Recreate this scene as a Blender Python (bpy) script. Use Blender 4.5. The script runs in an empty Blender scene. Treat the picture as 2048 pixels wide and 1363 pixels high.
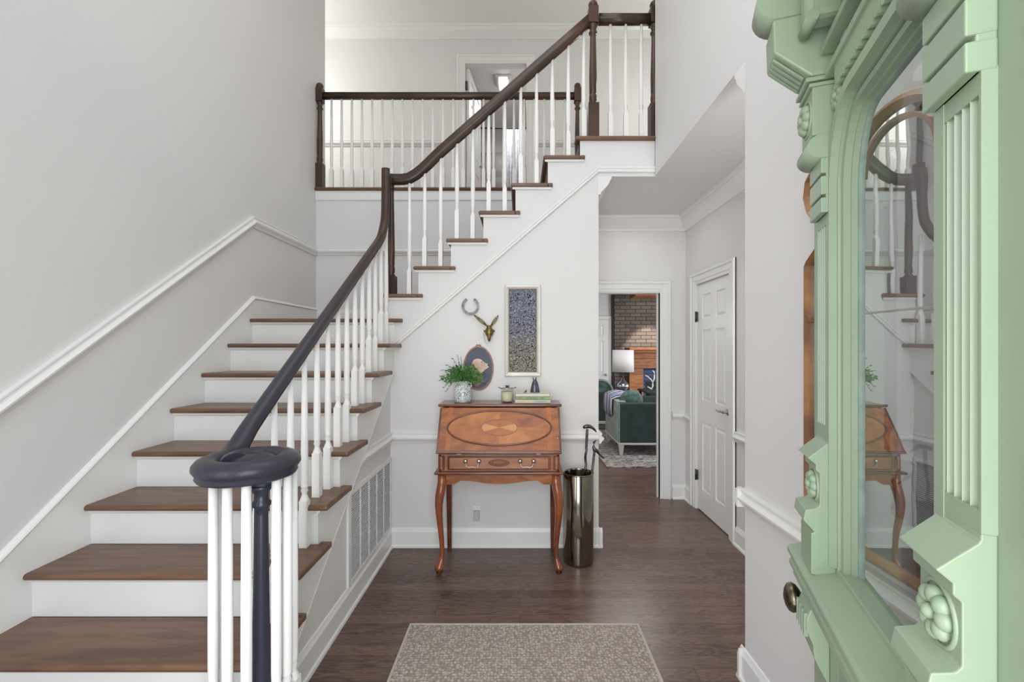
import bpy, math, random
from mathutils import Vector, Matrix
random.seed(7)
C = bpy.context.scene.collection
SC = bpy.context.scene
F = 880.0; VX = 1040.0; VY = 695.0; H = 1.509
def X(px, t): return (px - VX) * t / F          # world x of something seen at column px, t metres away
def Z(py, t): return H - (py - VY) * t / F

# ------------------------------------------------------------------ camera, world, lights
cam = bpy.data.cameras.new('camera'); cam.sensor_width = 36; cam.lens = 36 * F / 2048
cam.shift_x = -(VX - 1024) / 2048; cam.shift_y = (VY - 681.5) / 2048; cam.clip_start = .02
co = bpy.data.objects.new('camera', cam); C.objects.link(co)
co.location = (0, 0, H); co.rotation_euler = (math.pi / 2, 0, 0); SC.camera = co

w = bpy.data.worlds.new('world'); SC.world = w; w.use_nodes = True
nt = w.node_tree; bg = nt.nodes['Background']
sky = nt.nodes.new('ShaderNodeTexSky'); sky.sky_type = 'NISHITA'; sky.sun_disc = False
sky.sun_elevation = math.radians(50); sky.sun_rotation = math.radians(200)
nt.links.new(sky.outputs[0], bg.inputs[0]); bg.inputs[1].default_value = .18

def area(name, loc, rot, sx, sy, power, col=(1, 1, 1), spread=180):
    l = bpy.data.lights.new(name, 'AREA'); l.shape = 'RECTANGLE'; l.size = sx; l.size_y = sy
    l.energy = power; l.color = col; l.spread = math.radians(spread)
    o = bpy.data.objects.new(name, l); C.objects.link(o); o.location = loc; o.rotation_euler = rot
    return o
R90 = math.pi / 2
def lamp(name, loc, power, rad, col=(1, .985, .965)):
    l = bpy.data.lights.new(name, 'POINT'); l.energy = power; l.shadow_soft_size = rad; l.color = col
    o = bpy.data.objects.new(name, l); C.objects.link(o); o.location = loc; return o
area('window_daylight', (-.35, .20, 4.0), (R90, 0, 0), 1.9, 1.5, 13, (.97, .985, 1))       # added daylight fill at a made-up opening above the entrance
area('doorway_daylight', (-.06, -.55, 1.35), (R90, 0, 0), 1.7, 2.3, 66, (.98, .99, 1))    # daylight at the open entrance
area('sidelight_daylight', (-1.42, .16, 1.25), (R90, 0, 0), .75, 1.9, 8, (.98, .99, 1))  # added fill left of the entrance, brightens the low left wall
area('foyer_ceiling_light', (-.5, 2.1, 5.32), (0, 0, 0), 2.2, 2.2, 22)  # added overhead fill
lamp('foyer_pendant', (.20, 1.5, 3.4), 9, .3)  # unseen point fill above the view, added to even out the walls
lamp('alcove_lamp', (1.33, 1.3, 1.7), 26, .12)  # hidden fill added to lift the hall ceiling and closet door
area('hall_ceiling_light', (1.1, 3.9, 2.74), (0, 0, 0), .5, .5, 1.5)  # small added fill over the hall, without a fixture
lamp('gallery_lamp', (-3.1, 4.9, 4.4), 30, .2)  # out-of-view fill added for the upper back wall
lamp('gallery_right_lamp', (1.9, 4.5, 4.3), 24, .2)  # matching added fill at the gallery's right, also out of view
lamp('living_lamp', (-.4, 6.6, 1.9), 30, .15)  # added to brighten the near armchair's left face
area('bathroom_light', (-.2, 6.9, 5.30), (0, 0, 0), .5, .5, 8)
lamp('bathroom_lamp', (.7, 6.2, 4.5), 8, .15)  # extra unseen fill, brightens the bathroom beside its ceiling light
area('living_window_daylight', (4.6, 6.6, 1.5), (0, R90, 0), 1.8, 2.4, 90, (.97, .985, 1))  # added fill from the right, the wall there has no opening
area('living_ceiling_light', (1.6, 5.9, 2.52), (0, 0, 0), 1.0, 1.0, 30, (1, .97, .94))  # added downward fill for the living room, no fixture
sp = bpy.data.lights.new('fireplace_spot', 'SPOT'); sp.energy = 110; sp.spot_size = math.radians(52); sp.color = (1, .9, .78); sp.spot_blend = .35
so = bpy.data.objects.new('fireplace_spot', sp); C.objects.link(so); so.location = (2.62, 8.2, 2.56); so.rotation_euler = (math.radians(28), 0, 0)

SC.view_settings.view_transform = 'Standard'; SC.view_settings.look = 'None'
SC.view_settings.gamma = 1; SC.view_settings.exposure = 0.03; SC.view_settings.use_curve_mapping = False

# ------------------------------------------------------------------ materials
def srgb(r, g, b):
    f = lambda c: (c / 255 / 12.92) if c / 255 <= .04045 else ((c / 255 + .055) / 1.055) ** 2.4
    return (f(r), f(g), f(b), 1)
MATS = {}
def mat(name, rgb, rough=.5, metal=0, coat=0, bump=0, bscale=200, var=0, vscale=8, stretch=(1, 1, 1), rgb2=None, spec=.5, trans=0, distortion=0):
    m = bpy.data.materials.new(name); m.use_nodes = True; n = m.node_tree.nodes; L = m.node_tree.links
    p = n['Principled BSDF']; c = srgb(*rgb)
    p.inputs['Base Color'].default_value = c; p.inputs['Roughness'].default_value = rough
    p.inputs['Metallic'].default_value = metal; p.inputs['Coat Weight'].default_value = coat
    p.inputs['Specular IOR Level'].default_value = spec; p.inputs['Transmission Weight'].default_value = trans
    p.inputs['Coat Roughness'].default_value = .08
    tc = n.new('ShaderNodeTexCoord'); mp = n.new('ShaderNodeMapping'); L.new(tc.outputs['Object'], mp.inputs[0])
    mp.inputs['Scale'].default_value = stretch
    if var or rgb2:
        no = n.new('ShaderNodeTexNoise'); no.inputs['Scale'].default_value = vscale; no.inputs['Detail'].default_value = 6
        no.inputs['Distortion'].default_value = distortion
        L.new(mp.outputs[0], no.inputs[0]); mx = n.new('ShaderNodeMix'); mx.data_type = 'RGBA'
        cr = n.new('ShaderNodeMapRange'); cr.inputs[1].default_value = .38; cr.inputs[2].default_value = .62
        L.new(no.outputs[0], cr.inputs[0]); L.new(cr.outputs[0], mx.inputs[0])
        mx.inputs[6].default_value = c
        mx.inputs[7].default_value = srgb(*rgb2) if rgb2 else tuple(v * (1 - var) for v in c[:3]) + (1,)
        L.new(mx.outputs[2], p.inputs['Base Color'])
    if bump:
        nb = n.new('ShaderNodeTexNoise'); nb.inputs['Scale'].default_value = bscale; nb.inputs['Detail'].default_value = 3
        L.new(mp.outputs[0], nb.inputs[0]); b = n.new('ShaderNodeBump'); b.inputs['Strength'].default_value = bump
        b.inputs['Distance'].default_value = .002; L.new(nb.outputs[0], b.inputs['Height']); L.new(b.outputs[0], p.inputs['Normal'])
    MATS[name] = m; return m
WALL = mat('wall_paint', (226, 225, 223), .55, bump=.15, bscale=260)
TRIM = mat('trim_paint', (236, 236, 233), .32)
CEIL = mat('ceiling_paint', (240, 240, 237), .7)
BAL = mat('baluster_white', (240, 239, 236), .35)
TREAD = mat('tread_wood', (124, 92, 70), .36, bump=.15, bscale=30, vscale=3.5, stretch=(.6, 5, 5), rgb2=(98, 72, 56), distortion=1.2)
RAILM = mat('rail_wood', (80, 57, 44), .3, coat=.05, rgb2=(54, 39, 31), vscale=2.5)
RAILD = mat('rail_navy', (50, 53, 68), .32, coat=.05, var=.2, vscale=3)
GREEN = mat('green_paint', (152, 171, 144), .38, bump=.12, bscale=70, var=.05, vscale=5)
BRASS = mat('aged_brass', (138, 120, 76), .32, 1, bump=.3, bscale=150, var=.35, vscale=40)
KNOB = mat('knob_metal', (128, 120, 96), .35, 1, bump=.8, bscale=90, rgb2=(70, 70, 62), vscale=60)
NICKEL = mat('brushed_nickel', (190, 185, 175), .3, 1)
STEELD = mat('dark_steel', (112, 112, 116), .3, 1, bump=.4, bscale=120, var=.5, vscale=50)
STAND = mat('stand_metal', (142, 136, 126), .1, 1, bump=.04, bscale=5)
BLACK = mat('black_iron', (20, 20, 22), .45)
SILVER = mat('silver_frame', (226, 224, 216), .35, .2, bump=.2, bscale=60, var=.1, vscale=20)
DESK = mat('desk_cherry', (172, 104, 56), .34, coat=.08, rgb2=(134, 76, 42), vscale=3.2, stretch=(1, 1.5, 3), distortion=2)
DESKV = mat('desk_veneer', (190, 124, 68), .34, coat=.05, rgb2=(158, 96, 50), vscale=4, distortion=1.5, stretch=(1, 1, 2))
DESKD = mat('desk_dark_edge', (122, 72, 50), .24, coat=.3, rgb2=(88, 50, 36), vscale=5)
DESKF = mat('desk_frieze', (176, 118, 86), .3, coat=.2, rgb2=(150, 96, 70), vscale=4, stretch=(1, 1, 4))
INL_L = mat('inlay_light', (206, 146, 88), .34, coat=.08, var=.12, vscale=20)
INL_M = mat('inlay_mid', (176, 104, 54), .34, coat=.08, var=.15, vscale=20)
INL_D = mat('inlay_dark', (112, 60, 34), .25, coat=.3)
CERAM = mat('ceramic', (228, 230, 224), .2)
LEAF = mat('leaf_green', (112, 162, 88), .55, rgb2=(66, 112, 58), vscale=30)
LEAF2 = mat('leaf_pale', (134, 184, 112), .5, rgb2=(84, 136, 70), vscale=30)
TWIG = mat('twig', (70, 74, 58), .7)
PORT_BG = mat('portrait_ground', (62, 70, 88), .5, rgb2=(84, 92, 106), vscale=4)
PORT_F = mat('portrait_fur', (232, 208, 192), .6, rgb2=(206, 174, 154), vscale=30)
PORT_F2 = mat('portrait_fur_shade', (160, 122, 96), .6, rgb2=(110, 80, 62), vscale=30)
PORT_R = mat('portrait_robe', (92, 98, 132), .6, rgb2=(70, 74, 104), vscale=20)
PORT_FR = mat('portrait_rope_frame', (170, 132, 118), .5, bump=.8, bscale=300, var=.2, vscale=60)
BOOK1 = mat('book_cream', (222, 216, 202), .6); BOOK2 = mat('book_green', (158, 190, 134), .6)
BOOK3 = mat('book_buff', (212, 200, 174), .6); PAGE = mat('book_pages', (226, 222, 210), .8)
INK = mat('book_ink', (92, 122, 96), .6); INKB = mat('book_label_blue', (150, 190, 190), .6)
WAX = mat('candle_wax', (212, 208, 180), .5); 
BELL = mat('dark_glaze', (60, 62, 78), .15, coat=.5)
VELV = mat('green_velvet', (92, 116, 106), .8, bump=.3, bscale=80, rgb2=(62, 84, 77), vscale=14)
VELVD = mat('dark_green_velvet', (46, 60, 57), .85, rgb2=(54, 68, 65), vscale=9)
VELVL = mat('pale_green_velvet', (166, 176, 170), .75, rgb2=(142, 154, 148), vscale=9)  # light on the near armchair's left put into colour; plain pale on far rim
SOFALEG = mat('white_washed_wood', (206, 200, 192), .5)
SHADE = mat('lamp_shade_linen', (232, 230, 230), .9)
CRYST = mat('crystal', (200, 200, 205), .08, .85)
ORANGE = mat('mantel_oak', (180, 120, 80), .45, rgb2=(146, 92, 60), vscale=5, stretch=(1, 1, 6), bump=.2, bscale=40)
BRBLUE = mat('painted_blue_brick', (86, 98, 128), .6)
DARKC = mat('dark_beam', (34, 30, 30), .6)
PLAST = mat('white_plastic', (236, 236, 234), .35); PLASTG = mat('grey_plastic', (196, 196, 194), .4)
SLOT = mat('grille_shadow', (160, 156, 162), .8)
GOLD = mat('mirror_frame_wood', (172, 124, 76), .38, coat=.2, rgb2=(126, 84, 50), vscale=9)
CURT = mat('curtain_cloth', (232, 232, 234), .8, rgb2=(190, 196, 204), vscale=22, bump=.3, bscale=40)
BATHT = mat('shower_tile', (196, 190, 188), .3, rgb2=(168, 158, 154), vscale=3, stretch=(.5, 1, 3))
HEDGE = mat('hedge', (90, 130, 80), .8, var=.4, vscale=12)

def emis(name, rgb, s):
    m = bpy.data.materials.new(name); m.use_nodes = True; p = m.node_tree.nodes['Principled BSDF']
    p.inputs['Base Color'].default_value = srgb(*rgb); p.inputs['Emission Color'].default_value = srgb(*rgb); p.inputs['Emission Strength'].default_value = s
    return m
LAMPG = emis('lamp_glass', (255, 252, 246), 1.6)

def wood_floor():
    m = bpy.data.materials.new('oak_floor'); m.use_nodes = True; n = m.node_tree.nodes; L = m.node_tree.links; p = n['Principled BSDF']
    tc = n.new('ShaderNodeTexCoord')
    br = n.new('ShaderNodeTexBrick'); br.inputs['Scale'].default_value = 1; br.inputs['Brick Width'].default_value = 1.3
    br.inputs['Row Height'].default_value = .083; br.inputs['Mortar Size'].default_value = .0012; br.offset = .37; br.inputs['Bias'].default_value = 0
    br.inputs['Color1'].default_value = (0, 0, 0, 1); br.inputs['Color2'].default_value = (1, 1, 1, 1); br.inputs['Mortar'].default_value = (.5, .5, .5, 1)
    L.new(tc.outputs['Object'], br.inputs[0])
    # per-board offset for the grain
    sh = n.new('ShaderNodeVectorMath'); sh.operation = 'MULTIPLY_ADD'; sh.inputs[1].default_value = (7, 13, 3)
    L.new(br.outputs[0], sh.inputs[0]); L.new(tc.outputs['Object'], sh.inputs[2])
    mp = n.new('ShaderNodeMapping'); mp.inputs['Scale'].default_value = (1.1, 11, 1); L.new(sh.outputs[0], mp.inputs[0])
    no = n.new('ShaderNodeTexNoise'); no.inputs['Scale'].default_value = 1.6; no.inputs['Detail'].default_value = 3; no.inputs['Distortion'].default_value = .6; L.new(mp.outputs[0], no.inputs[0])
    sn = n.new('ShaderNodeMath'); sn.operation = 'MULTIPLY'; sn.inputs[1].default_value = 95; L.new(no.outputs[0], sn.inputs[0])
    s2 = n.new('ShaderNodeMath'); s2.operation = 'SINE'; L.new(sn.outputs[0], s2.inputs[0])
    fine = n.new('ShaderNodeTexNoise'); fine.inputs['Scale'].default_value = 6; fine.inputs['Detail'].default_value = 8
    m2 = n.new('ShaderNodeMapping'); m2.inputs['Scale'].default_value = (1.5, 40, 1); L.new(sh.outputs[0], m2.inputs[0]); L.new(m2.outputs[0], fine.inputs[0])
    a = n.new('ShaderNodeMath'); a.operation = 'MULTIPLY_ADD'; a.inputs[1].default_value = .22; L.new(s2.outputs[0], a.inputs[0]); L.new(fine.outputs[0], a.inputs[2])
    b = n.new('ShaderNodeMath'); b.operation = 'MULTIPLY_ADD'; b.inputs[1].default_value = .34; L.new(br.outputs[0], b.inputs[0]); L.new(a.outputs[0], b.inputs[2])
    cr = n.new('ShaderNodeValToRGB'); cr.color_ramp.elements[0].position = .25; cr.color_ramp.elements[0].color = srgb(66, 50, 45)
    cr.color_ramp.elements[1].position = 1.0; cr.color_ramp.elements[1].color = srgb(124, 99, 88)
    L.new(b.outputs[0], cr.inputs[0])
    mo = n.new('ShaderNodeMix'); mo.data_type = 'RGBA'; L.new(br.outputs['Fac'], mo.inputs[0]); L.new(cr.outputs[0], mo.inputs[6]); mo.inputs[7].default_value = srgb(44, 30, 26)
    L.new(mo.outputs[2], p.inputs['Base Color']); p.inputs['Roughness'].default_value = .3
    bu = n.new('ShaderNodeBump'); bu.inputs['Strength'].default_value = .12; bu.inputs['Distance'].default_value = .002
    L.new(fine.outputs[0], bu.inputs['Height']); L.new(bu.outputs[0], p.inputs['Normal'])
    return m
FLOORM = wood_floor()

def brick_mat(name, c1, c2, mort, w_=.215, h_=.0765, ms=.006, swap=True):
    m = bpy.data.materials.new(name); m.use_nodes = True; n = m.node_tree.nodes; L = m.node_tree.links; p = n['Principled BSDF']
    tc = n.new('ShaderNodeTexCoord'); sx = n.new('ShaderNodeSeparateXYZ'); cx = n.new('ShaderNodeCombineXYZ')
    L.new(tc.outputs['Object'], sx.inputs[0]); L.new(sx.outputs[0], cx.inputs[0]); L.new(sx.outputs[2], cx.inputs[1])
    br = n.new('ShaderNodeTexBrick'); br.inputs['Scale'].default_value = 1; br.inputs['Brick Width'].default_value = w_; br.inputs['Row Height'].default_value = h_
    br.inputs['Mortar Size'].default_value = ms; br.inputs['Color1'].default_value = srgb(*c1); br.inputs['Color2'].default_value = srgb(*c2); br.inputs['Mortar'].default_value = srgb(*mort)
    L.new(cx.outputs[0], br.inputs[0]); L.new(br.outputs[0], p.inputs['Base Color']); p.inputs['Roughness'].default_value = .85
    bu = n.new('ShaderNodeBump'); bu.inputs['Strength'].default_value = .7; bu.inputs['Distance'].default_value = .01; bu.invert = True
    L.new(br.outputs['Fac'], bu.inputs['Height']); L.new(bu.outputs[0], p.inputs['Normal']); return m
BRICK = brick_mat('brick_wall', (136, 126, 118), (112, 102, 95), (62, 56, 53))
BRICKB = brick_mat('blue_brick', (84, 96, 130), (72, 82, 114), (50, 58, 84))

def rug_mat(name, c1, c2, sc, mode='loop'):
    m = bpy.data.materials.new(name); m.use_nodes = True; n = m.node_tree.nodes; L = m.node_tree.links; p = n['Principled BSDF']
    tc = n.new('ShaderNodeTexCoord'); mp = n.new('ShaderNodeMapping'); L.new(tc.outputs['Object'], mp.inputs[0])
    p.inputs['Roughness'].default_value = .95
    if mode == 'loop':
        mp.inputs['Scale'].default_value = (1, .95, 1)
        v = n.new('ShaderNodeTexVoronoi'); v.inputs['Scale'].default_value = sc; v.inputs['Randomness'].default_value = .6; L.new(mp.outputs[0], v.inputs[0])
        no = n.new('ShaderNodeTexNoise'); no.inputs['Scale'].default_value = 260; L.new(mp.outputs[0], no.inputs[0])
        ad = n.new('ShaderNodeMath'); ad.operation = 'MULTIPLY_ADD'; ad.inputs[1].default_value = .35; L.new(no.outputs[0], ad.inputs[0]); L.new(v.outputs[0], ad.inputs[2])
        cr = n.new('ShaderNodeValToRGB'); cr.color_ramp.elements[0].position = .3; cr.color_ramp.elements[0].color = srgb(*c1)
        cr.color_ramp.elements[1].position = .85; cr.color_ramp.elements[1].color = srgb(*c2); L.new(ad.outputs[0], cr.inputs[0])
        L.new(cr.outputs[0], p.inputs['Base Color'])
        bu = n.new('ShaderNodeBump'); bu.invert = True; bu.inputs['Strength'].default_value = .9; bu.inputs['Distance'].default_value = .008
        L.new(ad.outputs[0], bu.inputs['Height']); L.new(bu.outputs[0], p.inputs['Normal'])
    else:
        mp.inputs['Scale'].default_value = (1.2, 4, 1)
        no = n.new('ShaderNodeTexNoise'); no.inputs['Scale'].default_value = sc; no.inputs['Detail'].default_value = 3; no.inputs['Distortion'].default_value = 1.5; L.new(mp.outputs[0], no.inputs[0])
        cr = n.new('ShaderNodeValToRGB'); cr.color_ramp.elements[0].position = .44; cr.color_ramp.elements[0].color = srgb(*c1)
        cr.color_ramp.elements[1].position = .56; cr.color_ramp.elements[1].color = srgb(*c2); L.new(no.outputs[0], cr.inputs[0]); L.new(cr.outputs[0], p.inputs['Base Color'])
    return m
RUGM = rug_mat('woven_rug', (208, 197, 186), (150, 139, 129), 66)
RUGE = mat('rug_binding', (186, 176, 166), .9, bump=.5, bscale=300)
RUG2 = rug_mat('living_rug', (84, 80, 80), (176, 170, 164), 9, 'streak')

def glass_mat():
    m = bpy.data.materials.new('old_pane_glass'); m.use_nodes = True; n = m.node_tree.nodes; L = m.node_tree.links
    for x in list(n): 
        if x.type != 'OUTPUT_MATERIAL': n.remove(x)
    out = [x for x in n][0]
    g = n.new('ShaderNodeBsdfGlossy'); g.inputs['Roughness'].default_value = .01
    t = n.new('ShaderNodeBsdfTransparent'); t.inputs[0].default_value = (.93, .96, .95, 1)
    f = n.new('ShaderNodeFresnel'); f.inputs[0].default_value = 1.45; mx = n.new('ShaderNodeMixShader')
    tc = n.new('ShaderNodeTexCoord'); no = n.new('ShaderNodeTexNoise'); no.inputs['Scale'].default_value = 7; L.new(tc.outputs['Object'], no.inputs[0])
    bu = n.new('ShaderNodeBump'); bu.inputs['Strength'].default_value = .1; bu.inputs['Distance'].default_value = .002; L.new(no.outputs[0], bu.inputs['Height'])
    L.new(bu.outputs[0], g.inputs['Normal']); ge = n.new('ShaderNodeNewGeometry'); iv = n.new('ShaderNodeMath'); iv.operation = 'SUBTRACT'; iv.inputs[0].default_value = 1; L.new(ge.outputs['Backfacing'], iv.inputs[1])
    ml = n.new('ShaderNodeMath'); ml.operation = 'MULTIPLY'; L.new(f.outputs[0], ml.inputs[0]); L.new(iv.outputs[0], ml.inputs[1]); L.new(ml.outputs[0], mx.inputs[0]); L.new(t.outputs[0], mx.inputs[1]); L.new(g.outputs[0], mx.inputs[2]); L.new(mx.outputs[0], out.inputs[0])
    return m
GLASS = glass_mat()
JARG = glass_mat(); JARG.name = 'jar_glass'
for x_ in JARG.node_tree.nodes:
    if x_.type == 'BSDF_TRANSPARENT': x_.inputs[0].default_value = (.985, .985, .98, 1)
    if x_.type == 'BUMP': x_.inputs['Strength'].default_value = 0
    if x_.type == 'FRESNEL': x_.inputs[0].default_value = 1.2
def mirror_mat():
    m = mat('old_mirror', (214, 212, 214), .015, 1); n = m.node_tree.nodes; L = m.node_tree.links; p = n['Principled BSDF']
    tc = n.new('ShaderNodeTexCoord'); mp = n.new('ShaderNodeMapping'); mp.inputs['Scale'].default_value = (1, 1.0, 1.8); no = n.new('ShaderNodeTexNoise'); no.inputs['Scale'].default_value = 6; no.inputs['Detail'].default_value = 1
    L.new(tc.outputs['Object'], mp.inputs[0]); L.new(mp.outputs[0], no.inputs[0])
    bu = n.new('ShaderNodeBump'); bu.inputs['Strength'].default_value = .12; bu.inputs['Distance'].default_value = .0015
    L.new(no.outputs[0], bu.inputs['Height']); L.new(bu.outputs[0], p.inputs['Normal']); return m
MIRR = mirror_mat()
def art_mat():
    m = bpy.data.materials.new('beaded_art'); m.use_nodes = True; n = m.node_tree.nodes; L = m.node_tree.links; p = n['Principled BSDF']
    tc = n.new('ShaderNodeTexCoord'); v = n.new('ShaderNodeTexVoronoi'); v.feature = 'DISTANCE_TO_EDGE'; v.inputs['Scale'].default_value = 75; L.new(tc.outputs['Object'], v.inputs[0])
    no = n.new('ShaderNodeTexNoise'); no.inputs['Scale'].default_value = 95; no.inputs['Detail'].default_value = 8; L.new(tc.outputs['Object'], no.inputs[0])
    s = n.new('ShaderNodeSeparateXYZ'); L.new(tc.outputs['Object'], s.inputs[0])
    mr = n.new('ShaderNodeMapRange'); mr.inputs[1].default_value = .15; mr.inputs[2].default_value = .42; L.new(s.outputs[2], mr.inputs[0])
    top = n.new('ShaderNodeValToRGB'); top.color_ramp.elements[0].position = .35; top.color_ramp.elements[0].color = srgb(48, 50, 66); top.color_ramp.elements[1].position = .68; top.color_ramp.elements[1].color = srgb(152, 155, 174)
    bot = n.new('ShaderNodeValToRGB'); bot.color_ramp.elements[0].position = .35; bot.color_ramp.elements[0].color = srgb(62, 58, 52); bot.color_ramp.elements[1].position = .7; bot.color_ramp.elements[1].color = srgb(176, 172, 158)
    L.new(no.outputs[0], top.inputs[0]); L.new(no.outputs[0], bot.inputs[0])
    mx = n.new('ShaderNodeMix'); mx.data_type = 'RGBA'; L.new(mr.outputs[0], mx.inputs[0]); L.new(bot.outputs[0], mx.inputs[6]); L.new(top.outputs[0], mx.inputs[7])
    L.new(mx.outputs[2], p.inputs['Base Color']); p.inputs['Roughness'].default_value = .35; p.inputs['Metallic'].default_value = .3
    bu = n.new('ShaderNodeBump'); bu.inputs['Strength'].default_value = 1; bu.inputs['Distance'].default_value = .006; L.new(v.outputs[0], bu.inputs['Height']); L.new(bu.outputs[0], p.inputs['Normal']); return m
ARTM = art_mat()
def vase_mat():
    m = mat('vase_leaf_pattern', (226, 230, 226), .25); n = m.node_tree.nodes; L = m.node_tree.links; p = n['Principled BSDF']
    tc = n.new('ShaderNodeTexCoord'); no = n.new('ShaderNodeTexNoise'); no.inputs['Scale'].default_value = 25; no.inputs['Detail'].default_value = 1
    v = n.new('ShaderNodeTexVoronoi'); v.feature = 'DISTANCE_TO_EDGE'; v.inputs['Scale'].default_value = 62
    ad = n.new('ShaderNodeVectorMath'); ad.operation = 'MULTIPLY_ADD'; ad.inputs[1].default_value = (.03, .03, .03)
    L.new(tc.outputs['Object'], no.inputs[0]); L.new(no.outputs['Color'], ad.inputs[0]); L.new(tc.outputs['Object'], ad.inputs[2]); L.new(ad.outputs[0], v.inputs[0])
    cr = n.new('ShaderNodeValToRGB'); e = cr.color_ramp.elements; e[0].position = .03; e[0].color = srgb(118, 136, 134); e[1].position = .12; e[1].color = srgb(228, 232, 228)
    L.new(v.outputs[0], cr.inputs[0]); L.new(cr.outputs[0], p.inputs['Base Color']); return m
VASEM = vase_mat()
def stripe_mat():
    m = mat('striped_throw', (96, 108, 150), .85); n = m.node_tree.nodes; L = m.node_tree.links; p = n['Principled BSDF']
    tc = n.new('ShaderNodeTexCoord'); w_ = n.new('ShaderNodeTexWave'); w_.bands_direction = 'Y'; w_.inputs['Scale'].default_value = 6; w_.inputs['Distortion'].default_value = .6; L.new(tc.outputs['Object'], w_.inputs[0])
    cr = n.new('ShaderNodeValToRGB'); e = cr.color_ramp.elements; e[0].position = .55; e[0].color = srgb(72, 84, 128); e[1].position = .68; e[1].color = srgb(206, 204, 212)
    L.new(w_.outputs[0], cr.inputs[0]); L.new(cr.outputs[0], p.inputs['Base Color']); return m
THROW = stripe_mat()

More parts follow.
